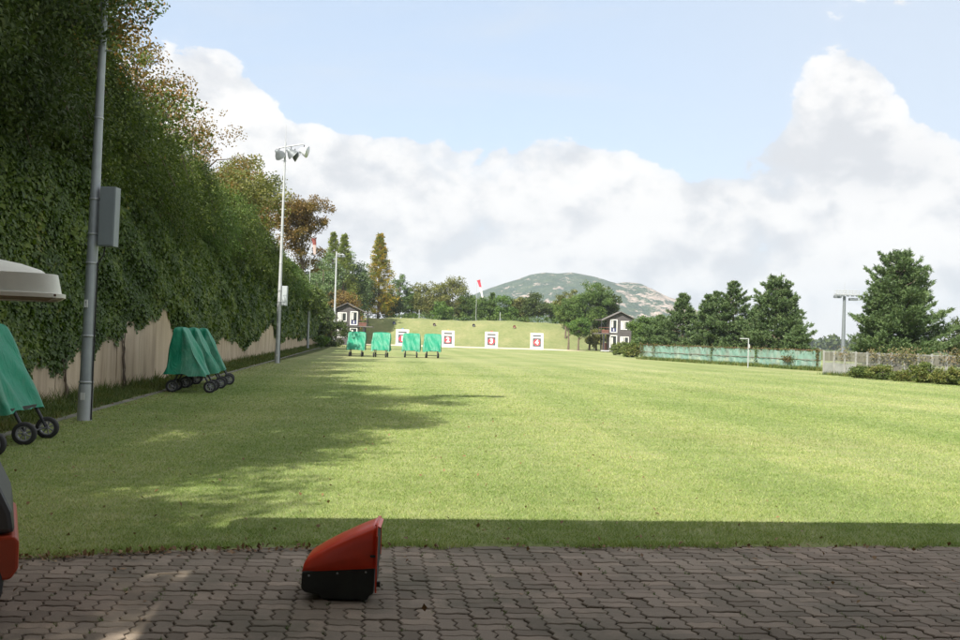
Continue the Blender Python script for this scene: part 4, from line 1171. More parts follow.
def floodlight_pole(loc, H, lean, label, box_side, box_m, r0=0.13):
    e = empty('floodlight_pole', loc, 0, label, 'light pole', 'floodlight poles along the wall')
    e.rotation_euler = (0, lean, 0)
    MB().tube([(0, 0, 0.62), (0, 0, H * 0.5), (0, 0, H)], [r0 * 0.92, r0 * 0.56, r0 * 0.34], 20).build('pole', M_['galv_blue'] if box_m == 'box_grey' else M_['galv'], e)
    sl = MB().tube([(0, 0, -0.05), (0, 0, 0.62)], [r0 * 1.03, r0 * 1.0], 20).build('base_sleeve', M_['galv'], e)
    MB().box((0, -r0 * 1.03, 0.42), (0.07, 0.012, 0.12)).build('plate', M_['white'], e)
    st = MB(); st.box((-0.02, -r0 * 0.95, 2.0), (0.055, 0.02, 0.13)).build('sticker', M_['white'], e)
    text_mesh('sticker_mark', '!', 0.10, M_['black_paint'], e, Matrix.Translation((-0.02, -r0 * 0.95 - 0.0115, 2.0)) @ FRONT, 0.001)
    bx = empty_part = MB().box((box_side, -0.02, 3.5), (0.27, 0.22, 1.02)).build('control_box', M_[box_m], e, bevel=0.008)
    MB().box((box_side, -0.137, 3.5), (0.235, 0.012, 0.98)).build('box_door', M_[box_m], bx)
    for z in (3.2, 3.8): MB().box((box_side * 0.5, 0, z), (box_side, 0.04, 0.04)).build('bracket', M_['black_paint'], e)
    for k in range(12):
        z = H * 0.55 + k * 0.42
        if z < H - 0.9: MB().tube([(-0.16, 0, z), (0.16, 0, z)], 0.012, 6).build('step_peg', M_['galv'], e)
    MB().tube([(box_side - 0.05, -0.02, 3.02), (box_side - 0.06, -0.03, 2.85), (r0 * 0.95, -0.03, 2.70), (r0 * 0.99, -0.03, 1.2), (r0 * 1.08, -0.03, 0.02)], 0.014, 8).build('cable', M_['black'], e)
    for z, k in ((0.66, 1.0), (1.45, 0.93), (2.70, 0.86), (3.2, 0.82), (3.8, 0.78), (5.2, 0.66), (6.6, 0.60)):
        MB().lathe([(r0 * k * 0.9, -0.018), (r0 * k * 1.03, -0.016), (r0 * k * 1.03, 0.016), (r0 * k * 0.9, 0.018)], Matrix.Translation((0, 0, z)), 20).build('band', M_['galv'], e)
    MB().tube([(0, 0, H), (0, 0, H + 0.95)], [0.018, 0.006], 6).build('lightning_rod', M_['galv'], e)
    MB().tube([(-0.32, 0, H - 0.30), (0.95, 0.0, H - 0.05)], 0.035, 8).build('crossarm', M_['galv'], e)
    for (x, y, z, az_, tl) in ((-0.30, -0.1, H - 0.62, 30, -35), (0.32, -0.12, H - 0.55, 60, -40), (0.50, 0.15, H - 0.62, 75, -30), (0.98, 0.0, H - 0.42, 95, -15)):
        dirn = Vector((math.sin(R(az_)) * math.cos(R(tl)), math.cos(R(az_)) * math.cos(R(tl)), math.sin(R(tl))))
        Mx = axis_mat((x, y, z), dirn)
        lb = MB().lathe([(0.0, -0.26), (0.10, -0.25), (0.13, -0.12), (0.24, 0.02), (0.30, 0.16), (0.31, 0.18)], Mx, 20).build('lamp', M_['lamp_body'] if x < 0.9 else M_['lamp_glass'], e)
        MB().lathe([(0.0, 0.165), (0.305, 0.165), (0.305, 0.19), (0.0, 0.19)], Mx, 20).build('lamp_glass', M_['lamp_glass'], lb)
        MB().tube([(x, y, z), (x, y * 0.3, z + 0.32)], 0.025, 6).build('lamp_bracket', M_['black_paint'], lb)
    return e
floodlight_pole((-6.72, 16.0, 0), 11.6, 0.012, 'near blue-grey floodlight pole with a dark control box, rising out of the picture', 0.27, 'box_grey', 0.118)
floodlight_pole((-10.45, 48.4, 0), 11.5, 0.006, 'tall pale floodlight pole crowned with a bunch of lamps against the clouds', 0.27, 'box_pale', 0.135)

# slim pole by the left hut
g = ground(334.6, 122)
e = empty('lamp_pole', (g.x, 122, 0), 0, 'slim grey lamp pole standing just left of the left hut', 'light pole')
MB().tube([(0, 0, 0), (0, 0, 12.4)], [0.15, 0.09], 12).build('pole', M_['galv'], e)
MB().tube([(-0.1, 0, 12.1), (1.0, 0, 12.0)], 0.05, 8).build('arm', M_['galv'], e)
for x in (0.35, 0.95):
    MB().box((x, -0.1, 11.8), (0.42, 0.35, 0.25)).build('lamp', M_['lamp_body'], e)

# windsocks
def sock_mat(name, c1, c2, thr):
    m, N, b = new_mat(name)
    tc = N.new('ShaderNodeTexCoord'); sx = N.new('ShaderNodeSeparateXYZ'); N.t.links.new(tc.outputs['Object'], sx.inputs[0])
    N.put(b.inputs['Base Color'], N.mix(N.m('GREATER_THAN', sx.outputs[2], thr), c2, c1)); b.inputs['Roughness'].default_value = 0.8
    return m
def windsock(loc, H, L, label, dark_base=0.0, m=None, tilt=0.12, r=0.28, group=None):
    e = empty('windsock', loc, 0, label, 'windsock')
    MB().tube([(0, 0, dark_base), (0, 0, H)], [0.04, 0.03], 8).build('pole', M_['galv'], e)
    if dark_base: MB().tube([(0, 0, 0), (0, 0, dark_base)], [0.13, 0.11], 12).build('pole_base', M_['galv_blue'], e)
    MB().lathe([(r, -0.015), (r + 0.02, 0), (r, 0.015)], Matrix.Translation((r, 0, H)) @ Matrix.Rotation(0.5, 4, 'Y'), 16).build('ring', M_['galv'], e)
    mb = MB(); rings = []; n = 14; st = 10
    vs = []
    for i in range(st + 1):
        t = i / st; rr = r * (1 - 0.45 * t) * (0.75 if i > 0 else 1)
        for k in range(n):
            a = 2 * math.pi * k / n; q = rr * (1 + 0.22 * math.sin(3 * a + t * 4))
            vs.append((r + tilt * L * t + q * math.cos(a), 0.55 * q * math.sin(a), H - L * t + q * 0.3 * math.cos(a) * (1 - t)))
    mb.add(vs, [(i * n + k, i * n + (k + 1) % n, (i + 1) * n + (k + 1) % n, (i + 1) * n + k) for i in range(st) for k in range(n)], True)
    mb.build('sock', sock_mat('sock_cloth', m[0], m[1], H - 0.42 * L), e)
g = ground(308.5, 94)
windsock((g.x, 94, 0), at(311, 238, 94).z, 1.65, 'faded red and white windsock hanging limp on a pole by the wall', 3.9, ((0.22, 0.06, 0.05), (0.42, 0.33, 0.30)), 0.1)
gz = float(bank_z(np.array(-0.8), np.array(179.0)))
windsock((-0.8, 179, gz), at(476, 280, 179).z - gz, 3.3, 'red and white windsock on a thin pole on the bank crest before the mountain', 0.0, ((0.62, 0.05, 0.08), (0.75, 0.73, 0.72)), 0.26, 0.32)

# white post before the net fence
g = ground(749, 67)
e = empty('metal_post', (g.x, 67, 0), 0, 'slim pale metal post with a short arm standing before the net fence', 'post')
MB().tube([(0, 0, 0), (0, 0, 2.12)], 0.038, 10).build('pole', M_['galv'], e)
MB().box((-0.33, 0, 2.09), (0.58, 0.05, 0.06)).build('arm', M_['galv'], e)
MB().box((0.02, -0.09, 1.55), (0.10, 0.08, 0.28)).build('box', M_['galv'], e)

# thin pole pair on the bank
for px, top, lab in ((419, 312, 'short thin grey post on the bank crest below the olive trees'), (500, 311, 'short thin grey post on the bank crest left of the mountain trees')):
    g = ground(px, 181); z0 = float(bank_z(np.array(g.x), np.array(181.0)))
    o = MB().tube([(0, 0, 0), (0, 0, 1.7)], 0.06, 8).build('thin_post', M_['galv']); o.location = (g.x, 181, z0)
    tag(o, lab, 'post')

# light tower far right
def light_tower():
    D = 190; g = ground(843.5, D)
    e = empty('light_tower', (g.x, D, -0.05), 0, 'distant grey light tower with a wide lamp platform left of the huge pine', 'light tower')
    Ht = at(845, 296, D).z
    MB().tube([(0, 0, 0), (0.1, 0, Ht)], [0.42, 0.28], 14).build('mast', M_['lamp_body'], e)
    MB().box((0.5, 0, Ht + 0.35), (4.6, 1.5, 0.22)).build('platform', M_['galv'], e)
    rl = MB()
    for z in (0.75, 1.15): rl.tube([(-1.8, -0.7, Ht + z), (2.8, -0.7, Ht + z)], 0.05, 6); rl.tube([(-1.8, 0.7, Ht + z), (2.8, 0.7, Ht + z)], 0.05, 6)
    for k in range(8): rl.tube([(-1.8 + k * 4.6 / 7, -0.7, Ht + 0.4), (-1.8 + k * 4.6 / 7, -0.7, Ht + 1.15)], 0.05, 6)
    rl.build('railing', M_['galv'], e)
    for k in range(5):
        MB().box((-1.4 + k * 0.95, -0.75, Ht + 0.08), (0.5, 0.3, 0.35)).build('lamp', M_['lamp_body'], e)
    bx = MB(); bx.box((-1.3, 0, Ht - 0.15), (1.3, 1.2, 0.5)); bx.box((1.9, 0, Ht - 0.6), (1.6, 1.0, 0.5)); bx.build('equipment_box', M_['lamp_body'], e)
    MB().tube([(0.1, 0, Ht + 0.4), (0.1, 0, Ht + 2.9)], [0.06, 0.02], 6).build('antenna', M_['galv'], e)
light_tower()

# ================================================================== HUTS
M_['siding'] = None
def siding():
    m, N, b = new_mat('dark_siding')
    tc = N.new('ShaderNodeTexCoord'); P = tc.outputs['Object']; sx = N.new('ShaderNodeSeparateXYZ'); N.t.links.new(P, sx.inputs[0])
    ln = N.m('FRACT', N.m('DIVIDE', sx.outputs[2], 0.16))
    g_ = N.smooth(ln, 0.0, 0.18)
    n = N.noise(N.mapping(P, (0.4, 0.4, 6)), 2.5, 5, 0.6)
    N.put(b.inputs['Base Color'], N.ramp(n, [(0.3, (0.055, 0.05, 0.052)), (0.7, (0.10, 0.09, 0.092))]))
    b.inputs['Roughness'].default_value = 0.75
    bp = N.new('ShaderNodeBump'); bp.inputs['Strength'].default_value = 1.0; bp.inputs['Distance'].default_value = 0.02
    N.put(bp.inputs['Height'], g_); N.put(b.inputs['Normal'], bp.outputs[0])
    return m
M_['siding'] = siding()
M_['roof'] = plain('grey_shingle', (0.12, 0.11, 0.105), 0.9, 0.3, 6, bump_s=0.5, bump_scale=12)
M_['glass'] = plain('dark_glass', (0.03, 0.035, 0.035), 0.08, 0.2, 2)
M_['curtain'] = plain('pale_curtain', (0.45, 0.44, 0.42), 0.8, 0.25, 3, stretch=(6, 1, 0.3))
M_['wood_brown'] = plain('brown_wood', (0.14, 0.06, 0.045), 0.7, 0.25, 5)
M_['navy'] = plain('navy_panel', (0.03, 0.035, 0.10), 0.5, 0.1, 4)
def hut(loc, s, rz, label):
    """s = side the balcony is on (-1 left, +1 right)"""
    e = empty('range_hut', loc, rz, label, 'hut', 'two storey range huts')
    w, dpt, he, hr = 3.4, 3.0, 5.25, 6.15
    mb = MB(); pts = [(-w / 2, 0), (w / 2, 0), (w / 2, he), (0, hr - 0.12), (-w / 2, he)]
    mb.prism(pts, -dpt, 0.0, Matrix.Rotation(R(90), 4, 'X')); mb.build('wall', M_['siding'], e)
    # roof: two slopes, longer over the balcony
    rf = MB()
    def slope(sx_, run, y0, y1, th):
        k = (hr - he) / (w / 2)
        zt = hr + 0.02; ze = zt - k * run * 0.92
        vs = [(0, y0, zt), (sx_ * run, y0, ze), (sx_ * run, y1, ze), (0, y1, zt)]
        vs2 = [(a, b_, c + th) for a, b_, c in vs]
        rf.add(vs + vs2, [(0, 1, 2, 3), (7, 6, 5, 4), (0, 4, 5, 1), (1, 5, 6, 2), (2, 6, 7, 3), (3, 7, 4, 0)])
    slope(s, w / 2 + 1.25, -0.45, dpt + 0.3, 0.12); slope(-s, w / 2 + 0.45, -0.448, dpt + 0.298, 0.12)
    rf.build('roof', M_['roof'], e)
    rl = MB(); rl.box((s * (w / 2 + 1.15), dpt / 2, he - 0.32), (1.4, dpt + 0.2, 0.09)); rl.build('lower_roof', M_['roof'], e)
    # windows on the side away from the balcony
    def window(cx, cz, ww, wh):
        f = MB(); t = 0.11
        f.box((cx, -0.03, cz + wh / 2), (ww + t, 0.07, t)); f.box((cx, -0.03, cz - wh / 2), (ww + t, 0.07, t))
        f.box((cx - ww / 2, -0.031, cz), (t, 0.072, wh - t)); f.box((cx + ww / 2, -0.031, cz), (t, 0.072, wh - t)); f.box((cx, -0.029, cz), (0.08, 0.068, wh - t))
        fo = f.build('window', M_['white'], e)
        MB().box((cx, -0.008, cz), (ww, 0.02, wh)).build('pane', M_['glass'], fo)
        MB().box((cx - ww * 0.27, -0.022, cz), (ww * 0.34, 0.006, wh * 0.86)).build('curtain', M_['curtain'], fo)
    window(-s * 0.72, 4.15, 1.22, 1.22); window(-s * 0.68, 1.75, 1.22, 1.22)
    def door(cx, z0, z1):
        f = MB(); t = 0.13; ww = 1.1; h = z1 - z0; cz = (z0 + z1) / 2
        f.box((cx, -0.035, z1 - t / 2), (ww, 0.08, t)); f.box((cx, -0.035, z0 + t / 2), (ww, 0.08, t))
        f.box((cx - ww / 2 + t / 2, -0.036, cz), (t, 0.082, h - 2 * t)); f.box((cx + ww / 2 - t / 2, -0.036, cz), (t, 0.082, h - 2 * t))
        fo = f.build('door', M_['white'], e)
        MB().box((cx, -0.008, cz), (ww - t, 0.02, h - t)).build('pane', M_['glass'], fo)
        MB().box((cx - 0.2, -0.0205, cz + 0.3), (0.28, 0.005, h * 0.5)).build('curtain', M_['curtain'], fo)
        MB().box((cx, -0.022, z0 + 0.42), (ww - 2 * t, 0.02, 0.58)).build('kick_panel', M_['navy'], fo)
        em = MB(); em.box((cx, -0.034, z0 + 0.36), (0.17, 0.006, 0.22)); em.lathe([(0.0, 0), (0.09, 0), (0.09, 0.008), (0, 0.008)], axis_mat((cx, -0.03, z0 + 0.56), (0, -1, 0)), 12)
        em.build('emblem', M_['white'], fo)
    door(s * 1.02, 2.98, 5.02); door(s * 1.02, 0.1, 2.6)
    bl = MB(); bl.box((s * (w / 2 + 1.05), dpt / 2 - 0.1, 2.80), (2.1, dpt + 0.6, 0.14)); bl.box((0, -0.14, 2.80), (w + 0.02, 0.24, 0.10)) if s > 0 else None
    b2 = bl.build('balcony', M_['roof'], e)
    for y in (-0.2, dpt - 0.2): MB().box((s * (w / 2 + 0.85), y, 1.36), (0.28 if y < 0 else 0.2, 0.2, 2.73)).build('pillar', M_['black_paint'], e)
    for y in (-0.2, dpt - 0.2): MB().box((s * (w / 2 + 1.25), y, 3.9), (0.10, 0.10, 2.05)).build('upper_post', M_['black_paint'], e)
    rr = MB()
    for z in (3.25, 3.75): rr.box((s * (w / 2 + 0.65), -0.25, z), (1.2, 0.05, 0.07)); rr.box((s * (w / 2 + 1.25), dpt / 2, z), (0.05, dpt, 0.07))
    rr.box((s * (w / 2 + 0.62), -0.22, 3.15), (1.1, 0.03, 0.5))
    rr.build('railing', M_['wood_brown'], e)
    MB().box((s * (w / 2 + 0.55), 0.9, 0.75), (0.7, 0.5, 1.3)).build('cabinet', M_['wood_brown'], e)
    MB().box((s * (w / 2 + 0.4), -0.1, 0.18), (1.6, 1.2, 0.12)).build('step', M_['white'], e)
    return e
gl = ground(347, 138); hut((gl.x, 138, 0), 1, 0.06, 'left dark timber two-storey hut partly behind the green carts')
gr = ground(620.5, 143); hut((gr.x, 143, 0), -1, 0.0, 'right dark timber two-storey hut beside the tall round tree')

# ================================================================== TARGETS
M_['target_dark'] = plain('target_dark', (0.07, 0.075, 0.075), 0.8, 0.15, 3)
M_['target_red'] = plain('target_red', (0.60, 0.03, 0.045), 0.7, 0.08, 3)
M_['t_white'] = plain('target_white', (0.58, 0.57, 0.54), 0.75, 0.10, 2)
M_['flag_blue'] = plain('flag_blue', (0.06, 0.17, 0.55), 0.8, 0.1, 3)
M_['flag_orange'] = plain('flag_orange', (0.65, 0.32, 0.06), 0.8, 0.1, 3)
M_['flag_red'] = plain('flag_red', (0.65, 0.04, 0.05), 0.8, 0.1, 3)
def target(px, top_py, num, label, flag):
    D = 147.0; g = ground(px, D)
    e = empty('archery_target', (g.x, D, 0), 0.0, label, 'target', 'numbered archery targets before the bank')
    tilt = R(-12); T = Matrix.Rotation(tilt, 4, 'X')
    def tb(name, c, dd, mat, par=e):
        mb = MB(); mb.box((0, 0, 0), dd); 
        o = mb.build(name, mat, par)
        o.data.transform(T @ Matrix.Translation(c)); return o
    w, h = 2.04, 2.66
    tb('board', (0, 0, h / 2), (w, 0.2, h), M_['t_white'])
    tb('bar', (0, -0.105, h * 0.83), (1.30, 0.02, 0.26), M_['target_dark'])
    tb('square', (0, -0.105, h * 0.43), (1.30, 0.02, 1.36), M_['target_dark'])
    dsc = MB().lathe([(0.0, 0.0), (0.50, 0.0), (0.50, 0.015), (0.0, 0.015)], axis_mat((0, -0.115, h * 0.43), (0, -1, 0)), 32, smooth=False).build('disc', M_['target_red'], e)
    dsc.data.transform(T)
    text_mesh('number', str(num), 1.05, M_['white'], e, T @ Matrix.Translation((0, -0.135, h * 0.43)) @ FRONT, 0.004, 0.045)
    if flag:
        tb('marker', (0, -0.02, h + 0.02), (0.30, 0.05, 0.26), M_[flag])
    lg = MB()
    for x in (-0.8, 0.8): lg.tube([(x, 0.35, h * 0.8), (x, 1.25, 0.0)], 0.05, 6)
    lg.build('rear_strut', M_['galv'], e)
    return e
target(402.7, 329.0, 1, 'white target board numbered 1 with a blue marker on top', 'flag_blue')
target(448.4, 330.0, 2, 'white target board numbered 2 with an orange marker on top', 'flag_orange')
target(492.0, 331.9, 3, 'white target board numbered 3 with a red marker on top', 'flag_red')
target(537.5, 333.6, 4, 'white target board numbered 4 with nothing on top', None)

# signal lamps on the face of the bank
def signal_lamp(px, py, mat, label):
    D = 176.0
    for _ in range(12):
        p = at(px, py, D); z = float(bank_z(np.array(p.x), np.array(D)))
        D += (p.z - 0.28 - z) * 1.2
    p = at(px, py, D); z = float(bank_z(np.array(p.x), np.array(D)))
    e = empty('signal_lamp', (p.x, D, z - 0.05), 0, label, 'signal lamp', 'round signal lamps on the bank')
    MB().tube([(0, 0, 0), (0, 0, 0.3)], 0.05, 8).build('stake', M_['galv'], e)
    MB().lathe([(0.0, -0.12), (0.24, -0.12), (0.27, 0.08), (0.27, 0.12), (0.22, 0.12), (0.20, 0.02), (0.0, 0.02)], axis_mat((0, 0, 0.34), (0, -1, 0)), 20).build('housing', mat, e)
navy_l = plain('lamp_navy', (0.02, 0.03, 0.09), 0.5); rust_l = plain('lamp_rust', (0.16, 0.05, 0.03), 0.6); brown_l = plain('lamp_brown', (0.05, 0.03, 0.028), 0.6)
signal_lamp(394, 322.9, navy_l, 'navy round signal lamp on the bank above target 1')
signal_lamp(434.3, 324.5, brown_l, 'dark brown round signal lamp on the bank above target 2')
signal_lamp(473.7, 325.2, M_['black_paint'], 'black round signal lamp on the bank above target 3')
signal_lamp(514.4, 326.7, rust_l, 'rust-red round signal lamp on the bank above target 4')

# ================================================================== COVERED CARTS
def cover_mat():
    m, N, b = new_mat('green_tarpaulin')
    tc = N.new('ShaderNodeTexCoord'); P = tc.outputs['Object']; oi = N.new('ShaderNodeObjectInfo')
    n = N.noise(P, 2.0, 5, 0.6)
    N.put(b.inputs['Base Color'], N.ramp(n, [(0.3, (0.006, 0.17, 0.095)), (0.7, (0.010, 0.23, 0.13))]))
    b.inputs['Roughness'].default_value = 0.5; b.inputs['Specular IOR Level'].default_value = 0.3
    # edge highlight and silvery trim painted along the corner seams; dusty near the hem
    base_c = b.inputs['Base Color'].links[0].from_socket
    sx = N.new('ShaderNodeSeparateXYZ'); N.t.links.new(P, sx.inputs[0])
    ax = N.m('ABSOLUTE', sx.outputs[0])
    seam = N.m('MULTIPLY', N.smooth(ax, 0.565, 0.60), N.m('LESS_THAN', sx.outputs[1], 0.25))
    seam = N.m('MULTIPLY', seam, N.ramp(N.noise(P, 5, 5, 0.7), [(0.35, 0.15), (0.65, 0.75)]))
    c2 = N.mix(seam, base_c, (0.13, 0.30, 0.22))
    dust = N.m('MULTIPLY', N.smooth(N.noise(N.vm('ADD', P, oi.outputs['Location']), 3.0, 6, 0.7), 0.5, 0.7), N.smooth(sx.outputs[2], 1.5, 0.5))
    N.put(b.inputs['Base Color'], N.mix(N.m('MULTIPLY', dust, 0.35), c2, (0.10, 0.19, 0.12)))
    bp = N.new('ShaderNodeBump'); bp.inputs['Strength'].default_value = 0.9; bp.inputs['Distance'].default_value = 0.045
    off = N.vm('ADD', P, oi.outputs['Location'])
    wr = N.noise(N.mapping(off, (1, 1, 0.45), rot=(0.3, 0.5, 0)), 4.0, 4, 0.55, 1.2)
    N.put(bp.inputs['Height'], wr); N.put(b.inputs['Normal'], bp.outputs[0])
    return m
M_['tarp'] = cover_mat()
def make_cover(seed, folds=1.0):
    """front faces -Y; tall wedge: narrow top, front face sloping, sagging hem"""
    rg = rng_of(seed); W2 = 0.65
    # perimeter rings from hem to top
    nz = 14; nx = 22; ny = 12; V = []; Fc = []
    rings = []
    per = []
    for i in range(nx): per.append((-1 + 2 * i / nx, -1))
    for i in range(ny): per.append((1, -1 + 2 * i / ny))
    for i in range(nx): per.append((1 - 2 * i / nx, 1))
    for i in range(ny): per.append((-1, 1 - 2 * i / ny))
    n = len(per)
    ph = rg.uniform(0, 6.28, 6)
    for j in range(nz + 1):
        t = j / nz
        yf = -0.40 + (0.64) * t; yb = 0.70 - 0.22 * t
        w = W2 * (1.03 - 0.04 * t); z = 0.50 + 1.30 * t
        rnd = 1.0 if t < 0.93 else 1 - (t - 0.93) * 0.55
        for (u, v) in per:
            yc = (yf + yb) / 2; hy = (yb - yf) / 2
            x = u * w * rnd; y = yc + v * hy * rnd
            nx_, ny_ = (0, v) if abs(v) == 1 else (u, 0)
            f = folds * 1.5 * (0.018 * math.sin(u * 5 + ph[0] + t * 3) + 0.014 * math.sin(v * 6 + ph[1] + t * 5) + 0.012 * math.sin(u * 11 + t * 7 + ph[2])) * (1.1 - t)
            diag = folds * 0.034 * math.sin((u * 2.2 + v * 2.0) * 2.2 + t * 8 + ph[3]) * (0.3 + 0.7 * math.sin(math.pi * min(t * 1.1, 1)))
            f += diag
            if v == -1 and abs(u) < 0.95: f -= folds * 0.028 * max(0, 1 - ((u / 0.95) ** 2 + ((t - 0.55) / 0.5) ** 2))     # hollow in the face
            x += nx_ * f; y += ny_ * f
            zz = z
            if j == 0: zz += 0.035 * math.sin(u * 3.1 + ph[4]) * 0.5 - (0.05 if (abs(u) > 0.8 and v < 0) else 0) + 0.012 * rg.normal()
            V.append((x, y, zz))
    for j in range(nz):
        for k in range(n): Fc.append((j * n + k, j * n + (k + 1) % n, (j + 1) * n + (k + 1) % n, (j + 1) * n + k))
    # top cap
    b0 = len(V); yf, yb = -0.10, 0.28
    mesh_v = V + [(0, 0.36, 1.825)]
    tri = [(nz * n + k, nz * n + (k + 1) % n, b0) for k in range(n)]
    me = bpy.data.meshes.new('cover'); me.from_pydata(mesh_v, [], Fc + tri); me.update()
    me.polygons.foreach_set('use_smooth', np.ones(len(Fc) + len(tri), dtype=bool))
    return me
def make_cart(loc, rz, label, group, seed=1):
    e = empty('covered_cart', loc, rz, label, 'cart', group)
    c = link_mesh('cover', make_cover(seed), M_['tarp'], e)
    c.modifiers.new('sub', 'SUBSURF').levels = 1; c.modifiers['sub'].render_levels = 1
    # chassis
    f = MB()
    for y in (-0.34, 0.38): f.box((0, y, 0.52), (1.16, 0.05, 0.05))
    for x in (-0.555, 0.555): f.box((x, 0.02, 0.52), (0.05, 0.67, 0.049))
    f.tube([(-0.44, -0.50, 0.175), (0.44, -0.50, 0.175)], 0.014, 8); f.tube([(-0.44, 0.50, 0.175), (0.44, 0.50, 0.175)], 0.014, 8)
    f.build('chassis', M_['black_paint'], e)
    for x in (-0.44, 0.44):
        for y0, y1 in ((-0.31, -0.50), (0.34, 0.50)):
            MB().tube([(x * 0.92, y0, 0.54), (x * 0.95, y1, 0.17)], 0.026, 8).build('leg', M_['black_paint'], e)
            M = axis_mat((x, y1, 0.17), (1, 0, 0), (0, 1, 0))
            w = MB().lathe([(0.115, -0.035), (0.160, -0.040), (0.172, -0.02), (0.174, 0.0), (0.172, 0.02), (0.160, 0.040), (0.115, 0.035), (0.115, -0.035)], M, 28).build('wheel', M_['black'], e)
            h = MB(); h.lathe([(0.0, -0.03), (0.03, -0.03), (0.03, 0.03), (0, 0.03)], M, 12); h.lathe([(0.098, -0.022), (0.12, -0.03), (0.12, 0.03), (0.098, 0.022), (0.098, -0.022)], M, 28)
            for k in range(7):
                a = 2 * math.pi * k / 7; p = M @ Vector((0.02 * math.cos(a), 0.02 * math.sin(a), 0)); q = M @ Vector((0.11 * math.cos(a), 0.11 * math.sin(a), 0)); h.tube([p, q], 0.011, 6)
            h.build('rim', M_['hub'], w)
    return e
GM = 'green covered carts in the middle of the lawn'; GL = 'green covered carts parked along the wall'
for i, (px, D, rz, lab) in enumerate([(357.2, 68.2, 0.02, 'green covered cart in front of the left hut'), (381.7, 67.8, -0.03, 'green covered cart with slanting creases, between the left hut and target 1'),
                                      (411.9, 69.5, 0.03, 'green covered cart half hiding target 1'), (433.2, 69.8, -0.02, 'green covered cart just left of target 2')]):
    g = ground(px, D); make_cart((g.x, D, 0), rz, lab, GM, 10 + i)
RL = R(90 + 12)
for i, (x, y, lab) in enumerate([(-7.38, 24.2, 'nearest of the three green covered carts parked in a row by the wall'), (-7.66, 26.1, 'middle of the three green covered carts parked in a row by the wall'), (-7.95, 28.0, 'farthest of the three green covered carts parked in a row by the wall')]):
    make_cart((x, y, 0), RL + 0.04 * (i - 1), lab, GL, 30 + i).scale = (0.93, 0.93, 0.92)
make_cart((-6.54, 12.86, 0), R(90 + 5), 'green covered cart cut by the left edge of the picture, nearest the lamp pole', GL, 40).scale = (0.93, 0.93, 0.90)
make_cart((-6.27, 10.85, 0), R(90 + 5), 'green covered cart mostly outside the picture, only one wheel showing at the left edge', GL, 41).scale = (0.93, 0.93, 0.90)

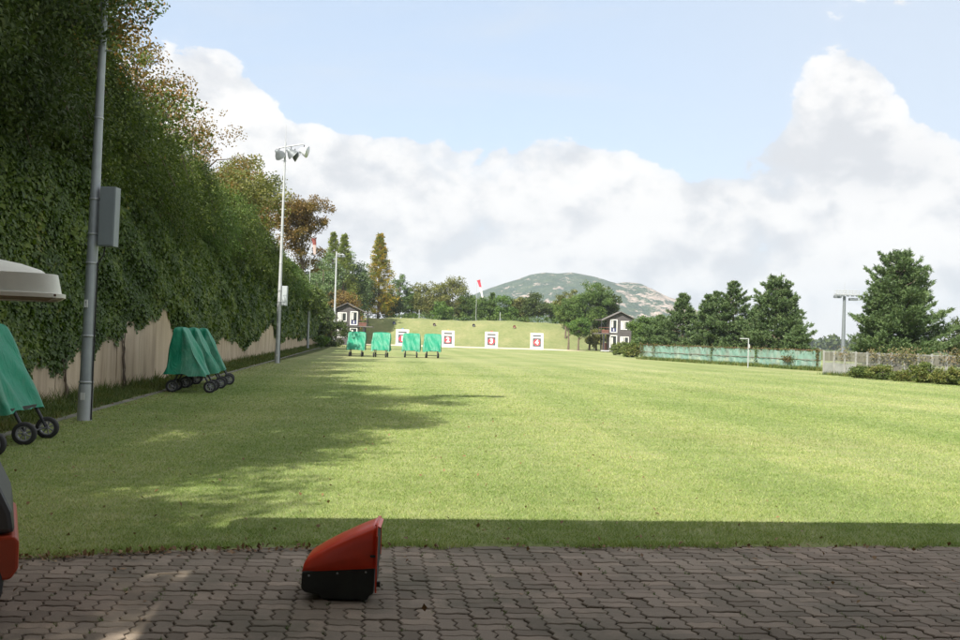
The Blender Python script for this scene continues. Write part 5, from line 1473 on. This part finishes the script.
# ================================================================== RED AND BLACK COLLECTOR BOX
M_['red_plastic'] = plain('red_plastic', (0.70, 0.050, 0.014), 0.32, 0.12, 5, bump_s=0.05, bump_scale=90)
M_['orange_red'] = plain('orange_red_paint', (0.36, 0.042, 0.014), 0.4, 0.12, 4)
def grass_box():
    # profile in x,z (side view), hollow shell open at the right
    e = empty('grass_box', (-0.80, 5.82, 0), 0.03, 'wedge-shaped red hood on a black box lying on the paving', 'grass catcher')
    hw = 0.19
    top = [(-0.235, 0.165), (-0.233, 0.200), (-0.212, 0.238), (-0.13, 0.290), (-0.02, 0.350), (0.09, 0.403), (0.205, 0.452)]
    low = [(-0.235, 0.165), (-0.12, 0.175), (0.0, 0.183), (0.10, 0.190), (0.205, 0.197)]
    def interp(t):
        # t 0..1 along x
        x = -0.235 + 0.44 * t
        zt = np.interp(x, [p[0] for p in top], [p[1] for p in top]); zl = np.interp(x, [p[0] for p in low], [p[1] for p in low]); return x, zl, zt
    V = []; nx = 24; cross = [(-1.0, 0.0), (-1.01, 0.35), (-0.98, 0.66), (-0.93, 0.86), (-0.84, 0.955), (-0.70, 0.99), (-0.35, 1.01), (0, 1.02), (0.35, 1.01), (0.70, 0.99), (0.84, 0.955), (0.93, 0.86), (0.98, 0.66), (1.01, 0.35), (1.0, 0.0)]
    for i in range(nx + 1):
        t = (i / nx) ** 1.3; x, zl, zt = interp(t)
        sq = 0.90 + 0.10 * min(1, t * 3)
        for (u, v) in cross: V.append((x, u * hw * sq * (1 - 0.10 * v), zl + (zt - zl) * v))
    n = len(cross); Fc = [(i * n + k, (i + 1) * n + k, (i + 1) * n + k + 1, i * n + k + 1) for i in range(nx) for k in range(n - 1)]
    me = np_mesh('hood', V, Fc, True)
    Fr = [tuple(range(n))]
    hood = link_mesh('hood', me, M_['red_plastic'], e); sol = hood.modifiers.new('s', 'SOLIDIFY'); sol.thickness = 0.008
    # flange round the mouth
    fl = MB(); a = V[nx * n:]; ring = [Vector(p) for p in a]
    for p, q in zip(ring, ring[1:]): pass
    pts = [Vector((p.x + 0.003, p.y * 1.01, p.z + 0.001)) for p in ring]
    fl.tube(pts, 0.006, 6); fl.build('flange', M_['red_plastic'], e)
    lip = MB(); lip.add([(0.195, -0.14, 0.452), (0.195, 0.14, 0.452), (0.228, 0.13, 0.430), (0.228, -0.13, 0.430), (0.195, -0.14, 0.444), (0.195, 0.14, 0.444), (0.226, 0.13, 0.422), (0.226, -0.13, 0.422)], [(0, 1, 2, 3), (7, 6, 5, 4), (0, 3, 7, 4), (1, 5, 6, 2), (2, 6, 7, 3), (0, 4, 5, 1)])
    lip.build('lip', M_['red_plastic'], e)
    # black bin
    bp = [(-0.232, 0.168), (-0.236, 0.07), (-0.215, 0.045), (-0.13, 0.03), (-0.10, 0.004), (0.16, 0.002), (0.175, 0.03), (0.20, 0.045), (0.205, 0.20), (0.10, 0.191), (0, 0.184), (-0.12, 0.176)]
    mb = MB(); mb.prism(bp, -hw * 0.97, hw * 0.97, Matrix.Rotation(R(90), 4, 'X')); mb.build('bin', M_['dark_plastic'], e, bevel=0.008)
    sm_ = MB()
    for xx in (-0.12, 0.06): sm_.box((xx, 0, 0.115), (0.012, hw * 1.955, 0.10))
    sm_.build('rib', M_['dark_plastic'], e)
    for xx, zz in ((-0.19, 0.145), (-0.02, 0.162), (0.15, 0.172)): MB().lathe([(0, 0), (0.007, 0), (0.005, 0.004), (0, 0.004)], axis_mat((xx, -hw * 0.975, zz), (0, -1, 0)), 10).build('screw', M_['galv'], e)
    md = MB(); md.box((0.206, 0, 0.30), (0.008, hw * 1.6, 0.25)); md.build('mouth_dark', M_['black'], e)  # black sheet stands in for the dark inside of the open mouth
    st = MB(); st.box((0.212, -hw * 0.97, 0.22), (0.010, 0.010, 0.34)); st.build('side_strip', M_['red_plastic'], e)
    lt = MB(); lt.box((0.222, -hw * 0.9, 0.10), (0.03, 0.03, 0.03)); lt.box((0.19, -hw * 1.02, 0.27), (0.03, 0.012, 0.012)); lt.build('latch', M_['black'], e)
grass_box()

# ================================================================== GOLF CART AT THE LEFT EDGE
M_['cream'] = plain('cream_canopy', (0.86, 0.87, 0.78), 0.5, 0.08, 3, bump_s=0.1, bump_scale=20)
M_['seat'] = plain('seat_vinyl', (0.45, 0.42, 0.36), 0.6, 0.1, 4)
M_['dark_grey'] = plain('dark_grey_body', (0.045, 0.045, 0.05), 0.5, 0.2, 5)
def golf_cart():
    e = empty('golf_cart', (-3.75, 4.95, 0), R(27), 'golf cart with cream canopy and orange-red body at the left edge of the picture', 'golf cart')
    # nose points +X, near side is -Y
    body = MB(); prof = [(-1.15, 0.30), (-1.18, 0.50), (-1.05, 0.62), (-0.35, 0.62), (-0.30, 0.33), (0.55, 0.30), (0.72, 0.36), (1.16, 0.345), (1.205, 0.39), (1.20, 0.575), (1.08, 0.61), (0.70, 0.60), (0.62, 0.62), (0.50, 0.40), (-0.22, 0.40), (-0.28, 0.68), (-1.10, 0.70), (-1.22, 0.55), (-1.20, 0.30)]
    prof = [(-1.20, 0.30), (-1.24, 0.55), (-1.12, 0.68), (-0.28, 0.66), (-0.22, 0.40), (0.48, 0.38), (0.62, 0.475), (1.185, 0.475), (1.205, 0.45), (1.205, 0.30), (1.17, 0.245), (0.72, 0.22), (0.52, 0.22), (-0.60, 0.22)]
    body.prism(prof, -0.56, 0.56, Matrix.Rotation(R(90), 4, 'X')); body.build('body', M_['orange_red'], e, bevel=0.03)
    cw = MB(); cw.prism([(0.62, 0.482), (1.185, 0.482), (1.165, 0.60), (1.10, 0.74), (0.98, 0.87), (0.80, 0.93), (0.60, 0.80)], -0.53, 0.53, Matrix.Rotation(R(90), 4, 'X')); cw.build('cowl', M_['dark_grey'], e, bevel=0.03)
    s1 = MB(); s1.box((-0.55, 0, 0.76), (0.55, 1.0, 0.14)); s1.build('seat', M_['seat'], e, bevel=0.04)
    s2 = MB(); s2.box((-0.86, 0, 1.05), (0.12, 1.0, 0.42), M=Matrix.Rotation(-0.2, 4, 'Y')); s2.build('backrest', M_['seat'], e, bevel=0.04)
    for x in (-0.78, 0.92):
        for y in (-0.50, 0.50):
            M = axis_mat((x, y, 0.215), (0, 1, 0), (1, 0, 0))
            w = MB().lathe([(0.12, -0.08), (0.19, -0.09), (0.214, -0.06), (0.217, 0), (0.214, 0.06), (0.19, 0.09), (0.12, 0.08), (0.12, -0.08)], M, 28).build('wheel', M_['black'], e)
            MB().lathe([(0.0, -0.06), (0.06, -0.065), (0.125, -0.05), (0.125, 0.05), (0.06, 0.065), (0, 0.06)], M, 24).build('rim', M_['hub'], w)
    for x, lx in ((0.72, 0.62), (-1.0, -0.92)):
        for y in (-0.48, 0.48):
            MB().tube([(x, y, 0.68), (lx, y, 1.80)], 0.018, 8).build('post', M_['black_paint'], e)
    MB().tube([(0.70, -0.22, 0.85), (0.30, -0.22, 1.05)], 0.02, 8).build('steering_column', M_['black_paint'], e)
    st = MB(); M = axis_mat((0.28, -0.22, 1.06), (-0.9, 0, 0.45)); pts = [M @ Vector((0.17 * math.cos(a), 0.17 * math.sin(a), 0)) for a in np.linspace(0, 2 * math.pi, 25)]; st.tube(pts, 0.014, 6)
    for a in (0.5, 2.6, 4.7): st.tube([M @ Vector((0, 0, 0)), M @ Vector((0.17 * math.cos(a), 0.17 * math.sin(a), 0))], 0.01, 6)
    st.build('steering_wheel', M_['black_paint'], e)
    # canopy: crowned shell with step and drip rim
    V = []; cols = [(-1.0, 0, 0), (1, 0, 0)]
    lx0, lx1, hw = -1.35, 1.40, 0.60
    levels = [(1.0, 0.0), (1.0, 0.022), (0.965, 0.026), (0.93, 0.13), (0.83, 0.135), (0.79, 0.155), (0.62, 0.19), (0.35, 0.225), (0.0, 0.235)]
    cx = (lx0 + lx1) / 2; hx = (lx1 - lx0) / 2; n = 48; vs = []
    for (k, z) in levels:
        ins = (1 - k) * 0.62
        for i in range(n):
            a = 2 * math.pi * i / n; c_, s_ = math.cos(a), math.sin(a); p = 0.22
            ux = math.copysign(abs(c_) ** p, c_); uy = math.copysign(abs(s_) ** p, s_)
            vs.append((cx + ux * max(hx - ins * 0.95, 0.0 + k * hx), uy * max(hw - ins, k * hw), 1.755 + z) if k > 0 else (cx, 0, 1.755 + z))
    mb = MB(); m_ = len(levels)
    mb.add(vs, [(j * n + i, j * n + (i + 1) % n, (j + 1) * n + (i + 1) % n, (j + 1) * n + i) for j in range(m_ - 1) for i in range(n)], True)
    cn = mb.build('canopy', M_['cream'], e); sol = cn.modifiers.new('s', 'SOLIDIFY'); sol.thickness = 0.012; sol.offset = -1
    es = cn.modifiers.new('e', 'EDGE_SPLIT'); es.split_angle = R(35)
    un = MB(); un.box((cx, 0, 1.768), (2 * hx - 0.12, 2 * hw - 0.12, 0.012)); un.build('canopy_lining', M_['wood_brown'], e)
golf_cart()

# ================================================================== PAVILION BEHIND THE CAMERA (its roof shades the paving)
M_['timber'] = plain('timber', (0.20, 0.11, 0.06), 0.7, 0.2, 4)
M_['tile'] = plain('roof_tile', (0.10, 0.10, 0.11), 0.8, 0.2, 4)
M_['plaster'] = plain('plaster', (0.55, 0.52, 0.46), 0.9, 0.1, 3)
def pavilion():
    H = 3.8; off = SH * (H / math.tan(SUN_EL))
    corner = Vector((-2.05 - off.x, 7.9 - off.y, 0))
    e = empty('pavilion', (corner.x, corner.y, 0), 0.10, 'open timber pavilion whose eaves shade the paving behind the camera', 'pavilion')
    MB().box((13, -5.5, H + 0.09), (26, 11, 0.18)).build('roof', M_['tile'], e)
    MB().box((13, -5.5, H - 0.03), (25.6, 10.6, 0.05)).build('ceiling', M_['timber'], e)
    for x in (0.6, 8.6, 13, 17.5, 22, 25.4):
        for y in (-7.0, -10.4):
            MB().tube([(x, y, 0), (x, y, H - 0.05)], 0.13, 14).build('column', M_['timber'], e)
    MB().box((13, -10.9, 1.9), (25, 0.15, 3.7)).build('wall', M_['plaster'], e)
pavilion()

# ================================================================== HAZE
def haze():
    x0, x1, y0, y1, z0, z1 = -3650, 3650, -450, 4250, -1.1, 240
    mb = MB(); mb.box(((x0 + x1) / 2, (y0 + y1) / 2, (z0 + z1) / 2), (x1 - x0, y1 - y0, z1 - z0))
    m = bpy.data.materials.new('haze_air'); m.use_nodes = True; t = m.node_tree; t.nodes.clear()
    v = t.nodes.new('ShaderNodeVolumePrincipled'); v.inputs['Color'].default_value = (0.80, 0.90, 1.0, 1); v.inputs['Density'].default_value = 0.0002; v.inputs['Anisotropy'].default_value = 0.2
    o = t.nodes.new('ShaderNodeOutputMaterial'); t.links.new(v.outputs[0], o.inputs['Volume'])
    o = mb.build('haze', m); o['kind'] = 'stuff'
haze()
